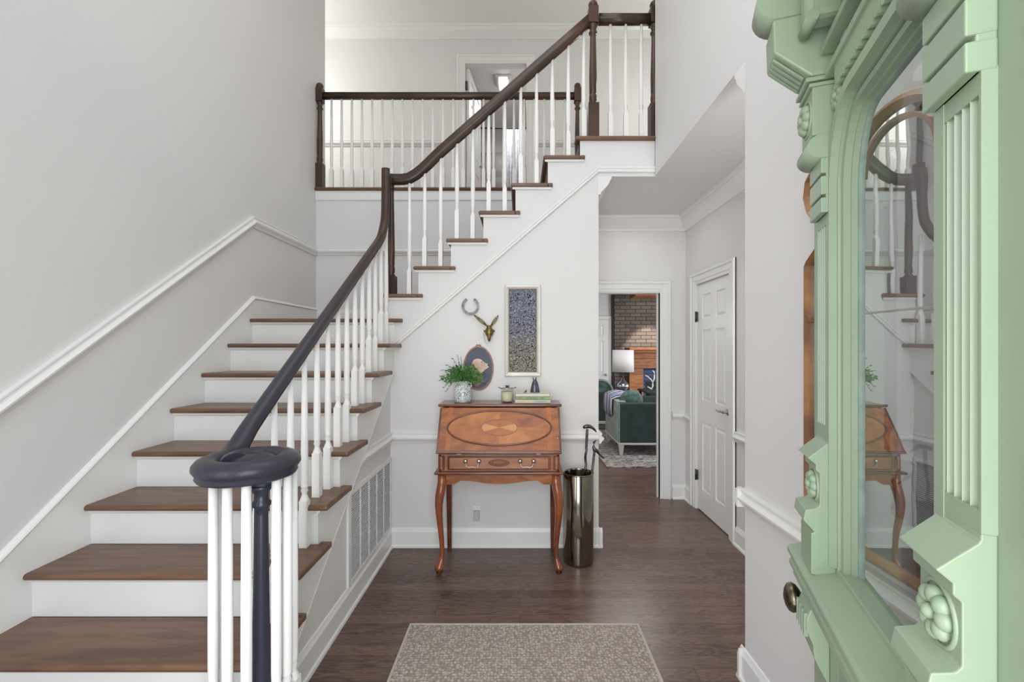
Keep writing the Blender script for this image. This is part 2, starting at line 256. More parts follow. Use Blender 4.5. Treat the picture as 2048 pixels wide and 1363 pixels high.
# ------------------------------------------------------------------ mesh builder
class MB:
    def __init__(s): s.v = []; s.f = []; s.sm = []
    def add(s, vs, fs, smooth=False):
        b = len(s.v); s.v += [tuple(v) for v in vs]
        for f in fs: s.f.append(tuple(i + b for i in f)); s.sm.append(smooth)
        return s
    def box(s, x0, x1, y0, y1, z0, z1):
        vs = [(x, y, z) for x in (x0, x1) for y in (y0, y1) for z in (z0, z1)]
        return s.add(vs, [(0, 1, 3, 2), (4, 6, 7, 5), (0, 4, 5, 1), (2, 3, 7, 6), (0, 2, 6, 4), (1, 5, 7, 3)])
    def prism(s, poly, a, b, ax='y', smooth=False):
        """polygon in the two axes left over by ax, extruded from a to b along ax"""
        def P(p, h):
            return (h, p[0], p[1]) if ax == 'x' else (p[0], h, p[1]) if ax == 'y' else (p[0], p[1], h)
        n = len(poly); vs = [P(p, a) for p in poly] + [P(p, b) for p in poly]
        s.add(vs, [tuple(range(n)), tuple(range(2 * n - 1, n - 1, -1))])
        base = len(s.v) - 2 * n
        for i in range(n):
            j = (i + 1) % n; s.f.append((base + i, base + j, base + n + j, base + n + i)); s.sm.append(smooth)
        return s
    def lathe(s, prof, c=(0, 0, 0), seg=24, sx=1, sy=1, square=None, rot=0):
        n = len(prof); vs = []
        for (r, z) in prof:
            for k in range(seg):
                a = 2 * math.pi * k / seg + rot; vs.append((c[0] + r * sx * math.cos(a), c[1] + r * sy * math.sin(a), c[2] + z))
        fs = []
        for i in range(n - 1):
            for k in range(seg):
                k2 = (k + 1) % seg; fs.append((i * seg + k, i * seg + k2, (i + 1) * seg + k2, (i + 1) * seg + k))
        s.add(vs, fs, True); b = len(s.v) - n * seg
        s.f.append(tuple(b + k for k in reversed(range(seg)))); s.sm.append(False)
        s.f.append(tuple(b + (n - 1) * seg + k for k in range(seg))); s.sm.append(False)
        return s
    def sweep(s, path, prof, sides=None, closed=False, ups=None, scales=None, smooth=True):
        """profile points (side, normal) carried along path; sides = side vector per point"""
        path = [Vector(p) for p in path]; n = len(path); m = len(prof); vs = []
        for i, p in enumerate(path):
            if closed: T = path[(i + 1) % n] - path[i - 1]
            else: T = path[min(i + 1, n - 1)] - path[max(i - 1, 0)]
            T.normalize()
            if sides is not None: S = Vector(sides[i] if isinstance(sides, list) else sides)
            else:
                up = Vector(ups) if ups else Vector((0, 0, 1))
                S = T.cross(up)
                if S.length < 1e-4: S = Vector((1, 0, 0))
            S = (S - T * S.dot(T)).normalized(); N = S.cross(T).normalized(); k = scales[i] if scales else 1
            for (a, b) in prof: vs.append(p + S * a * k + N * b * k)
        fs = []
        for i in range(n if closed else n - 1):
            i2 = (i + 1) % n
            for j in range(m):
                j2 = (j + 1) % m; fs.append((i * m + j, i * m + j2, i2 * m + j2, i2 * m + j))
        s.add(vs, fs, smooth)
        if not closed:
            b = len(s.v) - n * m
            s.f.append(tuple(b + j for j in reversed(range(m)))); s.sm.append(False)
            s.f.append(tuple(b + (n - 1) * m + j for j in range(m))); s.sm.append(False)
        return s
    def tube(s, path, r, seg=8, radii=None, ups=None):
        prof = [(r * math.cos(2 * math.pi * k / seg), r * math.sin(2 * math.pi * k / seg)) for k in range(seg)]
        return s.sweep(path, prof, scales=[q / r for q in radii] if radii else None, ups=ups)
    def ball(s, c, rx, ry=None, rz=None, seg=14, rings=9):
        ry = ry or rx; rz = rz or rx
        vs = []; fs = []
        for i in range(rings + 1):
            th = math.pi * i / rings
            for k in range(seg):
                a = 2 * math.pi * k / seg
                vs.append((c[0] + rx * math.sin(th) * math.cos(a), c[1] + ry * math.sin(th) * math.sin(a), c[2] + rz * math.cos(th)))
        for i in range(rings):
            for k in range(seg):
                k2 = (k + 1) % seg; fs.append((i * seg + k, (i + 1) * seg + k, (i + 1) * seg + k2, i * seg + k2))
        return s.add(vs, fs, True)
    def xf(s, M, start=0):
        for i in range(start, len(s.v)): s.v[i] = tuple(M @ Vector(s.v[i]))
        return s
    def build(s, name, m, parent=None, bevel=0, origin=None, segs=2, weld=True):
        me = bpy.data.meshes.new(name)
        o3 = Vector(origin) if origin else Vector((0, 0, 0))
        me.from_pydata([tuple(Vector(v) - o3) for v in s.v], [], s.f); me.materials.append(m)
        me.polygons.foreach_set('use_smooth', s.sm); me.validate(); me.update()
        import bmesh
        bm = bmesh.new(); bm.from_mesh(me); bmesh.ops.recalc_face_normals(bm, faces=bm.faces); bm.to_mesh(me); bm.free()
        o = bpy.data.objects.new(name, me); C.objects.link(o); o.location = o3
        if parent is not None:
            o.parent = parent; o.location = o3 - Vector(parent.get('_base', (0, 0, 0))) if '_base' in parent else o3
        if bevel:
            b = o.modifiers.new('bevel', 'BEVEL'); b.width = bevel; b.segments = segs; b.limit_method = 'ANGLE'; b.angle_limit = math.radians(35)
        return o
def tag(o, label=None, cat=None, group=None, kind=None):
    if label: o['label'] = label
    if cat: o['category'] = cat
    if group: o['group'] = group
    if kind: o['kind'] = kind
    return o
def thing(name, label, cat, base=(0, 0, 0), group=None, kind=None):
    """Empty at the base; children are modelled in world space and shifted back"""
    o = bpy.data.objects.new(name, None); C.objects.link(o); o.location = base; o.empty_display_size = .1
    o['_b'] = 1
    return tag(o, label, cat, group, kind)
def part(mb, name, m, root, bevel=0, segs=2):
    """part of root; sub-part when root is itself a part"""
    o = mb.build(name, m, None, bevel, segs=segs); o.parent = root
    r = root; off = Vector((0, 0, 0))
    while r is not None: off += Vector(r.location); r = r.parent
    o.data.transform(Matrix.Translation(-off)); return o
def struct(name, mb, m, bevel=0):
    o = mb.build(name, m, None, bevel); return tag(o, kind='structure')

# ------------------------------------------------------------------ key planes
XL = -2.043; XR = 1.023; XH = 1.66; D = 3.344; YB = 4.407; YF = .13
UPZ = 3.105; CZ = 5.446; HC = 2.81; XS = -.985; YC = 5.46
TXE = -.90                                   # open end of the first-flight treads
def R1(k): return 3.336 - .251 * (9 - k)     # riser plane under tread k
def T1(k): return .201 + .191 * (k - 1)      # top of tread k
LANDZ = T1(9)
U_RIS = [X(p, D) for p in (772.5, 837.1, 902.1, 966.8, 1031, 1095.5, 1159.7)]   # risers of the upper flight
def TU(i): return UPZ if i == 7 else Z(587, 3.31) + .2088 * (i - 1)              # top of upper tread i (1..7)

# ------------------------------------------------------------------ shell
struct('floor', MB().box(-3, 6, -1.2, 9.2, -.1, 0), FLOORM)
struct('ceiling', MB().box(-4.1, 4.1, -.1, 8.1, CZ, CZ + .1), CEIL)
struct('wall_left', MB().box(XL - .12, XL, -.07, 4.61, 0, CZ), WALL)
fm = MB(); fm.box(XL - .12, -.62, -.07, YF, 0, 2.45).box(.40, 3.2, -.07, YF, 0, 2.45).box(XL - .12, 3.2, -.07, YF, 2.45, 3.1)
fm = MB(); fm.box(XL - .12, -1.85, -.07, YF, 0, 2.45).box(-.98, -.62, -.07, YF, 0, 2.45).box(-1.85, -.98, -.07, YF, 0, .2).box(-1.85, -.98, -.07, YF, 2.3, 2.45).box(.40, 3.2, -.07, YF, 0, 2.45).box(XL - .12, 3.2, -.07, YF, 2.45, 3.1)
fm.box(XL - .12, -1.4, -.07, YF, 3.1, 4.9).box(.7, 3.2, -.07, YF, 3.1, 4.9).box(XL - .12, 3.2, -.07, YF, 4.9, CZ)
struct('wall_front', fm, WALL)
for wi, (wx0, wx1, wz0, wz1) in enumerate([(-1.4, .7, 3.1, 4.9), (-1.85, -.98, .2, 2.3)]):  # both openings made up to carry the added daylight
    wb = MB().box(wx0, wx0 + .05, -.02, .03, wz0, wz1).box(wx1 - .05, wx1, -.02, .03, wz0, wz1).box(wx0, wx1, -.02, .03, wz0, wz0 + .05).box(wx0, wx1, -.02, .03, wz1 - .05, wz1).box((wx0 + wx1) / 2 - .015, (wx0 + wx1) / 2 + .015, -.01, .02, wz0, wz1)
    struct('window_%d' % (wi + 1), wb, TRIM)
LX0, LX1, LZ = .50, 1.40, 2.069
bm_ = MB(); bm_.box(XL - .12, LX0, YB, YB + .1, 0, 2.99).box(LX1, 1.76, YB, YB + .1, 0, 2.99).box(LX0, LX1, YB, YB + .1, LZ, 2.99)
struct('wall_back', bm_, WALL)
struct('wall_right', MB().prism([(YF, 0), (2.0, 0), (2.0, HC), (3.33, HC), (3.33, CZ), (YF, CZ)], XR, XR + .12, 'x'), WALL)
CD0, CD1, CDZ = 3.478, 4.138, 2.10
struct('wall_hall', MB().box(XH, XH + .1, YF, CD0, 0, HC).box(XH, XH + .1, CD1, YB, 0, HC).box(XH, XH + .1, CD0, CD1, CDZ, HC), WALL)
# wall under the stairs (faces the entrance) and its return into the hall
dk = [(XS, 0), (.597, 0), (.597, 2.84), (-.955, 1.52), (XS, 1.50)]
struct('wall_desk', MB().prism(dk, D, D + .1, 'y').box(.497, .597, D + .1, YB, 0, HC), WALL)
# side wall under the first flight
def sl(y): return 1.314 + .75 * (y - 3.32)
struct('wall_stair_side', MB().prism([(1.62, 0), (D, 0), (D, sl(D) + .05), (1.62, sl(1.62) + .05)], XS - .08, XS, 'x'), WALL)
# upper floor slab: over the hall, and the gallery behind the stair well
struct('ceiling_hall', MB().prism([(U_RIS[6] + .006, 2.84), (XR, 2.84), (XR, UPZ - .03), (U_RIS[6] + .006, UPZ - .03)], D - .004, D + .06, 'y')
       .box(.597, XH + .1, D, YB, HC, 2.84).box(XR + .12, XH + .1, YF, D, HC, 2.84), WALL)
struct('floor_upper', MB().box(-4, 4, YB + .02, YC, UPZ - .12, UPZ - .03).box(U_RIS[6] + .01, 4, D + .06, YB + .02, UPZ - .12, UPZ - .03)
       .box(-4, 4, YB + .02, YC, UPZ - .03, UPZ).box(U_RIS[6] + .01, 4, D + .06, YB + .02, UPZ - .03, UPZ), TREAD)
UD0, UD1, UDZ = X(930, YC), X(1053, YC), 5.03
struct('wall_upper_back', MB().box(-4, UD0, YC, YC + .1, UPZ, CZ).box(UD1, 4, YC, YC + .1, UPZ, CZ).box(UD0, UD1, YC, YC + .1, UDZ, CZ), WALL)
struct('wall_upper_left', MB().box(-4.1, -4, 4.5, YC, UPZ, CZ).box(-4, XL - .12, 4.5, 4.6, UPZ, CZ), WALL)
struct('wall_upper_right', MB().box(4, 4.1, 3.33, YC, UPZ, CZ).box(XR + .12, 4, 3.33, 3.43, UPZ, CZ), WALL)
# bathroom beyond the upper door
struct('wall_bathroom', MB().box(-1.5, -1.4, YC + .1, 8, UPZ, CZ).box(1.1, 1.2, YC + .1, 8, UPZ, CZ).box(-1.5, 1.2, 8, 8.1, UPZ, CZ), WALL)
struct('floor_bathroom', MB().box(-1.5, 1.2, YC, 8, UPZ - .1, UPZ), BATHT)

# trim builders ---------------------------------------------------
RAILP = [(0, 0), (.012, .004), (.016, .014), (.034, .034), (.036, .044), (.020, .056), (.016, .066), (.022, .072), (.022, .080), (0, .082)]
def run(path, prof, out, name, m=TRIM):
    """moulding: prof = (outward, up) carried along path; out = outward vector (constant)"""
    mb = MB(); p = [Vector(q) for q in path]; n = len(p); mm = len(prof); vs = []
    for q in p:
        for (a, b) in prof: vs.append(q + Vector(out) * a + Vector((0, 0, b)))
    fs = [(i * mm + j, i * mm + (j + 1) % mm, (i + 1) * mm + (j + 1) % mm, (i + 1) * mm + j) for i in range(n - 1) for j in range(mm)]
    mb.add(vs, fs); b = 0
    mb.f += [tuple(range(mm)), tuple((n - 1) * mm + j for j in range(mm))]; mb.sm += [False, False]
    return mb
def trim(name, path, prof, out, m=TRIM): return struct(name, run(path, prof, out, name), m)
tn = [0]
def tr(path, prof, out, m=TRIM):
    tn[0] += 1; return trim('trim_%d' % tn[0], path, prof, out, m)
CR = [(0, 0), (.014, 0), (.018, .016), (.024, .022), (.036, .034), (.070, .070), (.084, .092), (.086, .106), (.096, .112), (.100, .128), (.100, .136), (0, .136)]
BB = [(0, 0), (.016, 0), (.016, .095), (.010, .108), (.006, .122), (0, .124)]
BBT = [(0, 0), (.028, 0), (.026, .014), (.017, .022), (.017, .115), (.011, .128), (.006, .142), (0, .144)]
def chair(z): return z - .082
# left wall chair rail follows the stairs, then the landing
def lz(y): return 2.513 + .728 * (y - 3.36)
tr([(XL, YF, lz(YF) - .09), (XL, 3.36, 2.513 - .09), (XL, YB, 2.513 - .09)], [(a, b * 1.1) for a, b in RAILP], (1, 0, 0))
tr([(XL + 0, YB, chair(2.513)), (X(1040, YB), YB, chair(2.513))], RAILP, (0, -1, 0))
tr([(XS + 0, D, chair(.868)), (.597, D, chair(.868))], RAILP, (0, -1, 0))
tr([(.597, D - .036, chair(.868)), (.597, YB, chair(.868))], RAILP, (1, 0, 0))
tr([(XS, 2.70, chair(.868)), (XS, D, chair(.868))], RAILP, (1, 0, 0))
tr([(LX1 + .12, YB, chair(.868)), (XH, YB, chair(.868))], RAILP, (0, -1, 0))
tr([(XH, YF, chair(.868)), (XH, CD0 - .11, chair(.868))], RAILP, (-1, 0, 0))
tr([(XH, CD1 + .11, chair(.868)), (XH, YB, chair(.868))], RAILP, (-1, 0, 0))
tr([(XR, .30, chair(.868)), (XR, 2.036, chair(.868))], RAILP, (-1, 0, 0))
tr([(XR - .036, 2.0, chair(.868)), (XR + .12, 2.0, chair(.868))], RAILP, (0, 1, 0))
tr([(-4, YC, chair(4.08)), (UD0 - .1, YC, chair(4.08))], RAILP, (0, -1, 0), WALL)
tr([(UD1 + .1, YC, chair(4.08)), (4, YC, chair(4.08))], RAILP, (0, -1, 0), WALL)
# crowns
tr([(.597, YB, HC - .136), (XH, YB, HC - .136)], CR, (0, -1, 0))
tr([(XH, YF, HC - .136), (XH, YB, HC - .136)], CR, (-1, 0, 0))
tr([(.597, D, HC - .136), (.597, YB, HC - .136)], CR, (1, 0, 0))
tr([(XR + .12, YF, HC - .136), (XR + .12, 2.0, HC - .136)], CR, (1, 0, 0))
tr([(XR, 2.0, HC - .136), (XR + .2, 2.0, HC - .136)], CR, (0, 1, 0))
tr([(-4, YC, CZ - .1156), (4, YC, CZ - .1156)], [(a * 1.25, b * .85) for a, b in CR], (0, -1, 0))
# baseboards
def bb(name, path, prof, out): return trim('baseboard_' + name, path, prof, out)
bb('desk', [(XS, D, 0), (.597 + .028, D, 0)], BBT, (0, -1, 0))
bb('desk_return', [(.597, D - .028, 0), (.597, YB, 0)], BBT, (1, 0, 0))
bb('stair_side', [(XS, 1.62, 0), (XS, D, 0)], BBT, (1, 0, 0))
bb('hall_back', [(LX1 + .12, YB, 0), (XH, YB, 0)], BBT, (0, -1, 0))
bb('hall_right', [(XH, YF, 0), (XH, CD0 - .11, 0)], BBT, (-1, 0, 0))
bb('hall_corner', [(XH, CD1 + .11, 0), (XH, YB, 0)], BBT, (-1, 0, 0))
bb('right', [(XR, YF, 0), (XR, 2.028, 0)], BBT, (-1, 0, 0))
bb('right_end', [(XR - .028, 2.0, 0), (XR + .12, 2.0, 0)], BBT, (0, 1, 0))
bb('landing', [(XL, YB, LANDZ), (XS + .1, YB, LANDZ)], [(a, b * 1.3) for a, b in BB], (0, -1, 0))
# trim line along the under-stair diagonal and the header
BEAD = [(0, 0), (.006, 0), (.011, .006), (.006, .012), (.006, .024), (.013, .030), (.013, .040), (0, .044)]
dx0, dz0, dx1, dz1 = -.950, 1.528, .598, 2.858
tr([(dx0, D - .004, dz0 - .02), (dx1, D - .004, dz1 - .02), (XR, D - .004, dz1 - .02)], BEAD, (0, -1, 0))
# gallery edge band under the balcony nosing
tr([(XL, YB, UPZ - .125), (U_RIS[6], YB, UPZ - .125)], [(0, 0), (.012, .004), (.014, .02), (.014, .095), (0, .097)], (0, -1, 0))

# casings
def casing(name, plane, a0, a1, z1, face, out, wd=.105, ax='x', z0=0):
    """three-sided door casing on a wall plane"""
    mb = MB(); lay = [(0, 0, .012), (.018, wd, .018), (wd - .022, wd, .028)]
    for (i0, i1, th) in [(0, wd, .012), (.028, wd, .018), (wd - .026, wd - .002, .027)]:
        lo, hi = sorted((face, face + out * th))
        for (p0, p1, q0, q1) in [(a0 - i1, a0 - i0, z0, z1 + i1), (a1 + i0, a1 + i1, z0, z1 + i1), (a0 - i0, a1 + i0, z1 + i0, z1 + i1)]:
            if ax == 'x': mb.box(p0, p1, lo, hi, q0, q1)
            else: mb.box(lo, hi, p0, p1, q0, q1)
    return mb
tn[0] += 1; struct('trim_%d' % tn[0], casing('c', 0, LX0, LX1, LZ, YB, -1), TRIM, .002)
tn[0] += 1; struct('trim_%d' % tn[0], MB().box(LX1 - .0, LX1 + .012, YB - .002, YB + .11, 0, LZ).box(LX0, LX1, YB - .002, YB + .11, LZ - .012, LZ + .0).box(LX1 - .012, LX1, YB + .04, YB + .075, 0, LZ - .012), TRIM)
tn[0] += 1; struct('trim_%d' % tn[0], casing('c', 0, CD0, CD1, CDZ, XH, -1, ax='y'), TRIM, .002)
tn[0] += 1; struct('trim_%d' % tn[0], casing('c', 0, UD0, UD1, UDZ, YC, -1, z0=UPZ), TRIM, .002)

# six-panel closet door (door_2)
def panel_door(name, L, Hh, place, mirror=False):
    """door slab in local (u,w,z): u along width, w thickness, built as slab + raised panels"""
    mb = MB(); t = .035; st = .10; mid = .09
    rows = [(.20, .82), (1.02, 1.66), (1.76, 1.98)]
    pw = (L - 2 * st - mid) / 2
    mb.box(0, L, .011, t, 0, Hh)
    # frame proud of field
    xs = [0, st, st + pw, st + pw + mid, L - st, L]
    for i in (0, 2, 4): mb.box(xs[i], xs[i + 1], 0, .011, 0, Hh)
    zz = [0] + [v * Hh / 2.08 for r in rows for v in r] + [Hh]
    for i in (0, 2, 4, 6):
        for j in (1, 3): mb.box(xs[j], xs[j + 1], 0, .011, zz[i], zz[i + 1])
    for i in (1, 3, 5):
        for j in (1, 3):
            a0, a1, b0, b1 = xs[j] + .012, xs[j + 1] - .012, zz[i] + .012, zz[i + 1] - .012
            k = .022; vs = [(a0, .011, b0), (a1, .011, b0), (a1, .011, b1), (a0, .011, b1), (a0 + k, .003, b0 + k), (a1 - k, .003, b0 + k), (a1 - k, .003, b1 - k), (a0 + k, .003, b1 - k)]
            mb.add(vs, [(4, 5, 6, 7), (0, 1, 5, 4), (1, 2, 6, 5), (2, 3, 7, 6), (3, 0, 4, 7)])
    return mb
d2 = thing('door_2', 'white six-panel closet door with a silver lever in the hall wall', 'door', (XH + .012, CD0, 0), kind='structure')
M = Matrix(((0, 1, 0, XH + .012), (1, 0, 0, CD0 + .003), (0, 0, 1, .008), (0, 0, 0, 1)))
mb = panel_door('d', CD1 - CD0 - .006, CDZ - .012, None).xf(M)
part(mb, 'door_panel', TRIM, d2)
hz = .99; hy = CD0 + .062
mb = MB().lathe([(.026, 0), (.027, .004), (.02, .009), (.011, .012), (.010, .045), (.0, .046)], seg=20).xf(Matrix.Translation((XH + .012, hy, hz)) @ Matrix.Rotation(-R90, 4, 'Y'))
mb.tube([(XH - .033, hy - .01, hz), (XH - .035, hy + .02, hz + .003), (XH - .035, hy + .07, hz - .004), (XH - .033, hy + .115, hz + .004)], .008, radii=[.009, .010, .008, .006])
part(mb, 'door_handle', NICKEL, d2)
for hz_ in (.32, 1.80):
    part(MB().box(XH - .004, XH + .014, CD1 - .012, CD1 + .012, hz_ - .045, hz_ + .045).tube([(XH - .008, CD1, hz_ - .05), (XH - .008, CD1, hz_ + .05)], .007), 'hinge', STEELD, d2)

# upper door (open) leaf
d3 = thing('door_3', 'white bathroom door standing open behind the gallery railing', 'door', (UD0, YC + .1, UPZ), kind='structure')
ang = math.radians(84)
Md = Matrix.Translation((UD0 + .045, YC + .08, UPZ + .01)) @ Matrix.Rotation(ang, 4, 'Z')
part(panel_door('d', .74, UDZ - UPZ - .02, None).xf(Md), 'door_panel', TRIM, d3)
part(MB().box(UD0, UD0 + .03, YC + .02, YC + .05, 4.73, 4.83).box(UD0, UD0 + .03, YC + .02, YC + .05, 3.3, 3.4), 'hinge', STEELD, d3)
part(MB().lathe([(.0, 0), (.012, .002), (.012, .03), (.026, .04), (.028, .055), (.018, .066), (0, .068)], seg=16).xf(Md @ Matrix.Translation((.68, 0, .95)) @ Matrix.Rotation(R90, 4, 'X')), 'door_knob', NICKEL, d3)

# ------------------------------------------------------------------ staircase
st = thing('staircase', 'L-shaped staircase with dark wooden treads and white risers climbing to the upper floor', 'staircase', (-1.5, 1.33, 0))
TH = .028
def nose_prof(y0, y1, z):                # tread cross-section, rounded front at y0
    r = TH / 2; pts = []
    for k in range(7):
        a = R90 + math.pi * k / 6; pts.append((y0 + r + r * math.cos(a), z - r + r * math.sin(a)))
    return [(y1, z)] + pts + [(y1, z - TH)]
for k in range(1, 10):
    y1 = R1(k + 1) if k < 9 else YB
    mb = MB().prism(nose_prof(R1(k) - .035, y1, T1(k)), XL, TXE if k < 9 else X(803, 3.30), 'x')
    if k < 9:   # return nosing runs a little past the next riser
        mb.box(XS + .032, TXE, y1, y1 + .03, T1(k) - TH, T1(k))
    if k == 1:
        mb.lathe([(.19, T1(1) - TH), (.2, T1(1) - TH / 2), (.19, T1(1))], c=(-.86, 1.47, 0), seg=32)
    part(mb, 'tread', TREAD, st, .006)
    zb = T1(k - 1) if k > 1 else 0
    part(MB().box(XL, XS - .012 if k < 9 else -.954, R1(k), R1(k) + .02, zb, T1(k) - TH), 'riser', TRIM, st)
    # cove under the nosing, turned along the open side
    cv = MB().prism([(R1(k), T1(k) - TH), (R1(k) - .018, T1(k) - TH), (R1(k) - .012, T1(k) - TH - .012), (R1(k), T1(k) - TH - .02)], XL, XS + .03, 'x')
    if k < 9: cv.prism([(XS + .03, T1(k) - TH), (XS + .05, T1(k) - TH), (XS + .042, T1(k) - TH - .014), (XS + .03, T1(k) - TH - .022)], R1(k) - .018, y1 + .01, 'y')
    part(cv, 'cove_moulding', TRIM, st)
# outer (right) stringer of flight one: steps on top, straight below
smb = MB()
for k in range(1, 9):
    y0_, y1_ = R1(k), R1(k + 1) if k < 8 else D
    lo = lambda y: 0 if y < 1.62 else sl(y)
    smb.prism([(y0_, lo(y0_)), (y0_, T1(k) - TH), (y1_, T1(k) - TH), (y1_, lo(y1_))] if not (y0_ < 1.62 < y1_) else [(y0_, 0), (y0_, T1(k) - TH), (y1_, T1(k) - TH), (y1_, sl(y1_)), (1.62, sl(1.62)), (1.62, 0)], XS - .01, XS + .03, 'x')
part(smb, 'stringer', TRIM, st)
# small raised line where stringer meets the side wall
# inner skirt board along the left wall
def sk(y): return 1.891 + .734 * (y - 3.36)
part(MB().prism([(1.2, 0.2), (1.2, sk(1.2)), (3.36, 1.891), (YB, 1.891), (YB, LANDZ), (R1(9), LANDZ), (R1(9), T1(8) - .2), (1.6, 0.2)], XL, XL + .014, 'x'), 'skirt_board', TRIM, st)
cap = run([(XL + .0, 1.2, sk(1.2) - .012), (XL + .0, 3.36, 1.891 - .012), (XL + .0, YB, 1.891 - .012)], [(0, 0), (.018, 0), (.022, .006), (.018, .014), (.008, .024), (0, .026)], (1, 0, 0), 'c')
part(cap, 'skirt_cap', TRIM, st)
# flight two
for i in range(1, 7):
    x0 = U_RIS[i - 1] - .035; x1 = U_RIS[i]; z = TU(i); y0 = D - .036
    pr = nose_prof(x0, x1 + .0, z)
    mb = MB().prism(pr, y0, YB, 'y').box(x1 - .001, x1 + .036, y0, D + .0, z - TH, z)
    part(mb, 'tread', TREAD, st, .008)
    zb = LANDZ if i == 1 else TU(i - 1)
    # the stained riser side shows as brown wood from the hall side; risers are white
    part(MB().box(x0 + .035, x0 + .055, D + .051, YB, zb, z - TH).box(x0 + .035, x0 + .055, D - .002, D + .051, zb, z - TH), 'riser', TREAD, st)
    part(MB().prism([(x0 + .012, D - .02), (x1 + .03, D - .02), (x1 + .02, D), (x0 + .035, D)], z - TH - .016, z - TH, 'z'), 'cove_moulding', TRIM, st)
i = 7
part(MB().box(U_RIS[6] - .035, XR, D - .036, D + .07, UPZ - TH, UPZ), 'tread', TREAD, st, .01)
part(MB().box(U_RIS[6], U_RIS[6] + .02, D - .002, YB, TU(6), UPZ - TH), 'riser', TREAD, st)
# outer stringer of flight two = white board on the wall plane above the diagonal trim
smb = MB(); dg = lambda x: dz0 - .01 + (dz1 - dz0) * (x - dx0) / (dx1 - dx0)
xs_ = [-.955] + U_RIS + [XR]; tp = [LANDZ] + [TU(i) for i in range(1, 8)]
for i in range(8):
    a_, b_ = xs_[i], xs_[i + 1]
    if b_ <= dx1: smb.prism([(a_, dg(a_)), (b_, dg(b_)), (b_, tp[i] - TH), (a_, tp[i] - TH)], D - .006, D + .05, 'y')
    else: smb.prism([(a_, dg(a_)), (dx1, dz1 - .01), (b_, dz1 - .01), (b_, tp[i] - TH), (a_, tp[i] - TH)], D - .006, D + .05, 'y')
part(smb, 'stringer', WALL, st)
# soffit board under flight two, closing it from below
part(MB().prism([(-.95, 1.45), (.55, 2.74), (.55, 2.70), (-.95, 1.41)], D + .1, YB, 'y'), 'soffit', WALL, st)

# gallery nosing along the balcony edge
o = MB().prism([(YB - .03, UPZ - TH), (YB - .04, UPZ - TH / 2), (YB - .03, UPZ), (YB + .03, UPZ), (YB + .03, UPZ - TH)], XL, X(1150, YB) - .0, 'x').build('trim_gallery_nosing', TREAD)
o.name = 'trim_40'; tag(o, kind='structure')

# ------------------------------------------------------------------ railings
def baluster_mb(h, blk=.215, r0=.0165, r1=.0105, sq=.036):
    """square block, coved shoulder, ring, then a long round taper; base at the origin"""
    mb = MB(); s = sq / 2
    mb.box(-s, s, -s, s, 0, blk)
    # chamfered shoulder: square to octagon-like ring
    seg = 16; rings = []
    def sqr(a, r): c = max(abs(math.cos(a)), abs(math.sin(a))); return r / c
    vs = []
    for (z, r, q) in [(blk, s, 1), (blk + .016, s * .82, .3), (blk + .026, r0 * .72, 0), (blk + .036, r0 * .72, 0), (blk + .046, r0 * 1.0, 0), (blk + .060, r0 * .82, 0), (blk + .064, r0 * 1.02, 0), (blk + .070, r0 * .86, 0),
                      (blk + .09, r0 * .98, 0), (blk + .20, r0 * 1.0, 0), (h, r1, 0)]:
        for k in range(seg):
            a = 2 * math.pi * (k + .5) / seg; rr = r * (1 - q) + min(sqr(a, r), r * 1.38) * q
            vs.append((rr * math.cos(a), rr * math.sin(a), z))
    n = len(vs) // seg
    mb.add(vs, [(i * seg + k, i * seg + (k + 1) % seg, (i + 1) * seg + (k + 1) % seg, (i + 1) * seg + k) for i in range(n - 1) for k in range(seg)], True)
    b = len(mb.v) - seg; mb.f.append(tuple(b + k for k in range(seg))); mb.sm.append(False)
    return mb
def put(mb, loc): return mb.xf(Matrix.Translation(loc))
def newel_mb(hb, hs, ht, w_=.075, finial=True, base=True):
    """base block hb high, turned shaft to hs, top block to ht, finial"""
    mb = MB(); s = w_ / 2
    if base: mb.prism([(-s, -s), (s, -s), (s, s), (-s, s)], 0, hb, 'z')
    r = s * .74
    pr = [(s * .98, hb - .002), (r * .75, hb + .02), (r * .98, hb + .03), (r, hb + .05), (r * .98, hb + .07), (r * .8, hb + .078), (r * .92, hb + .085), (r, hb + .2), (r * .74, hs - .10), (r * .74, hs - .075), (r * 1.05, hs - .07), (r * 1.08, hs - .06), (r * .8, hs - .052), (r * .8, hs - .03), (r * 1.15, hs - .014), (r * 1.2, hs - .006), (r * .9, hs)]
    mb.lathe(pr, seg=20)
    if ht > hs:
        q = s * .9; mb.prism([(-q, -q), (q, -q), (q, q), (-q, q)], hs, ht, 'z')
    if finial:
        mb.lathe([(q * .6, ht), (q * .5, ht + .008), (q * .95, ht + .018), (q * 1.0, ht + .028), (q * .8, ht + .046), (q * .35, ht + .056), (0.001, ht + .058)], seg=20)
    return mb
RP = []
for (a, b) in [(-.020, -.026), (-.024, -.020), (-.022, -.012), (-.026, -.008), (-.031, 0), (-.030, .010), (-.022, .020), (-.010, .0255), (0, .0265)]: RP.append((a, b))
RP = RP + [(-a, b) for a, b in reversed(RP[:-1])]

rail = thing('stair_railing', 'dark handrail with white turned balusters running from the floor volute up both stair flights', 'railing', (-1.005, 1.43, 0))
BX = -1.005
VC = Vector((-.862, 1.43, 1.13))
def rz(t): return 1.539 + .70 * (t - 2.096)
# volute spiral, from its eye outwards to the left side, then up the flight
path = []; sides = []
N = 54
for i in range(N + 1):
    q = i / N; a = math.radians(180 - 395 * (1 - q))      # ends pointing up the stairs at the left side
    r = .143 * (1 - (1 - q) * .60)
    a2 = a
    path.append(VC + Vector((r * math.cos(a2), r * math.sin(a2), .012 * (1 - q) * (1 - q) + 0)))
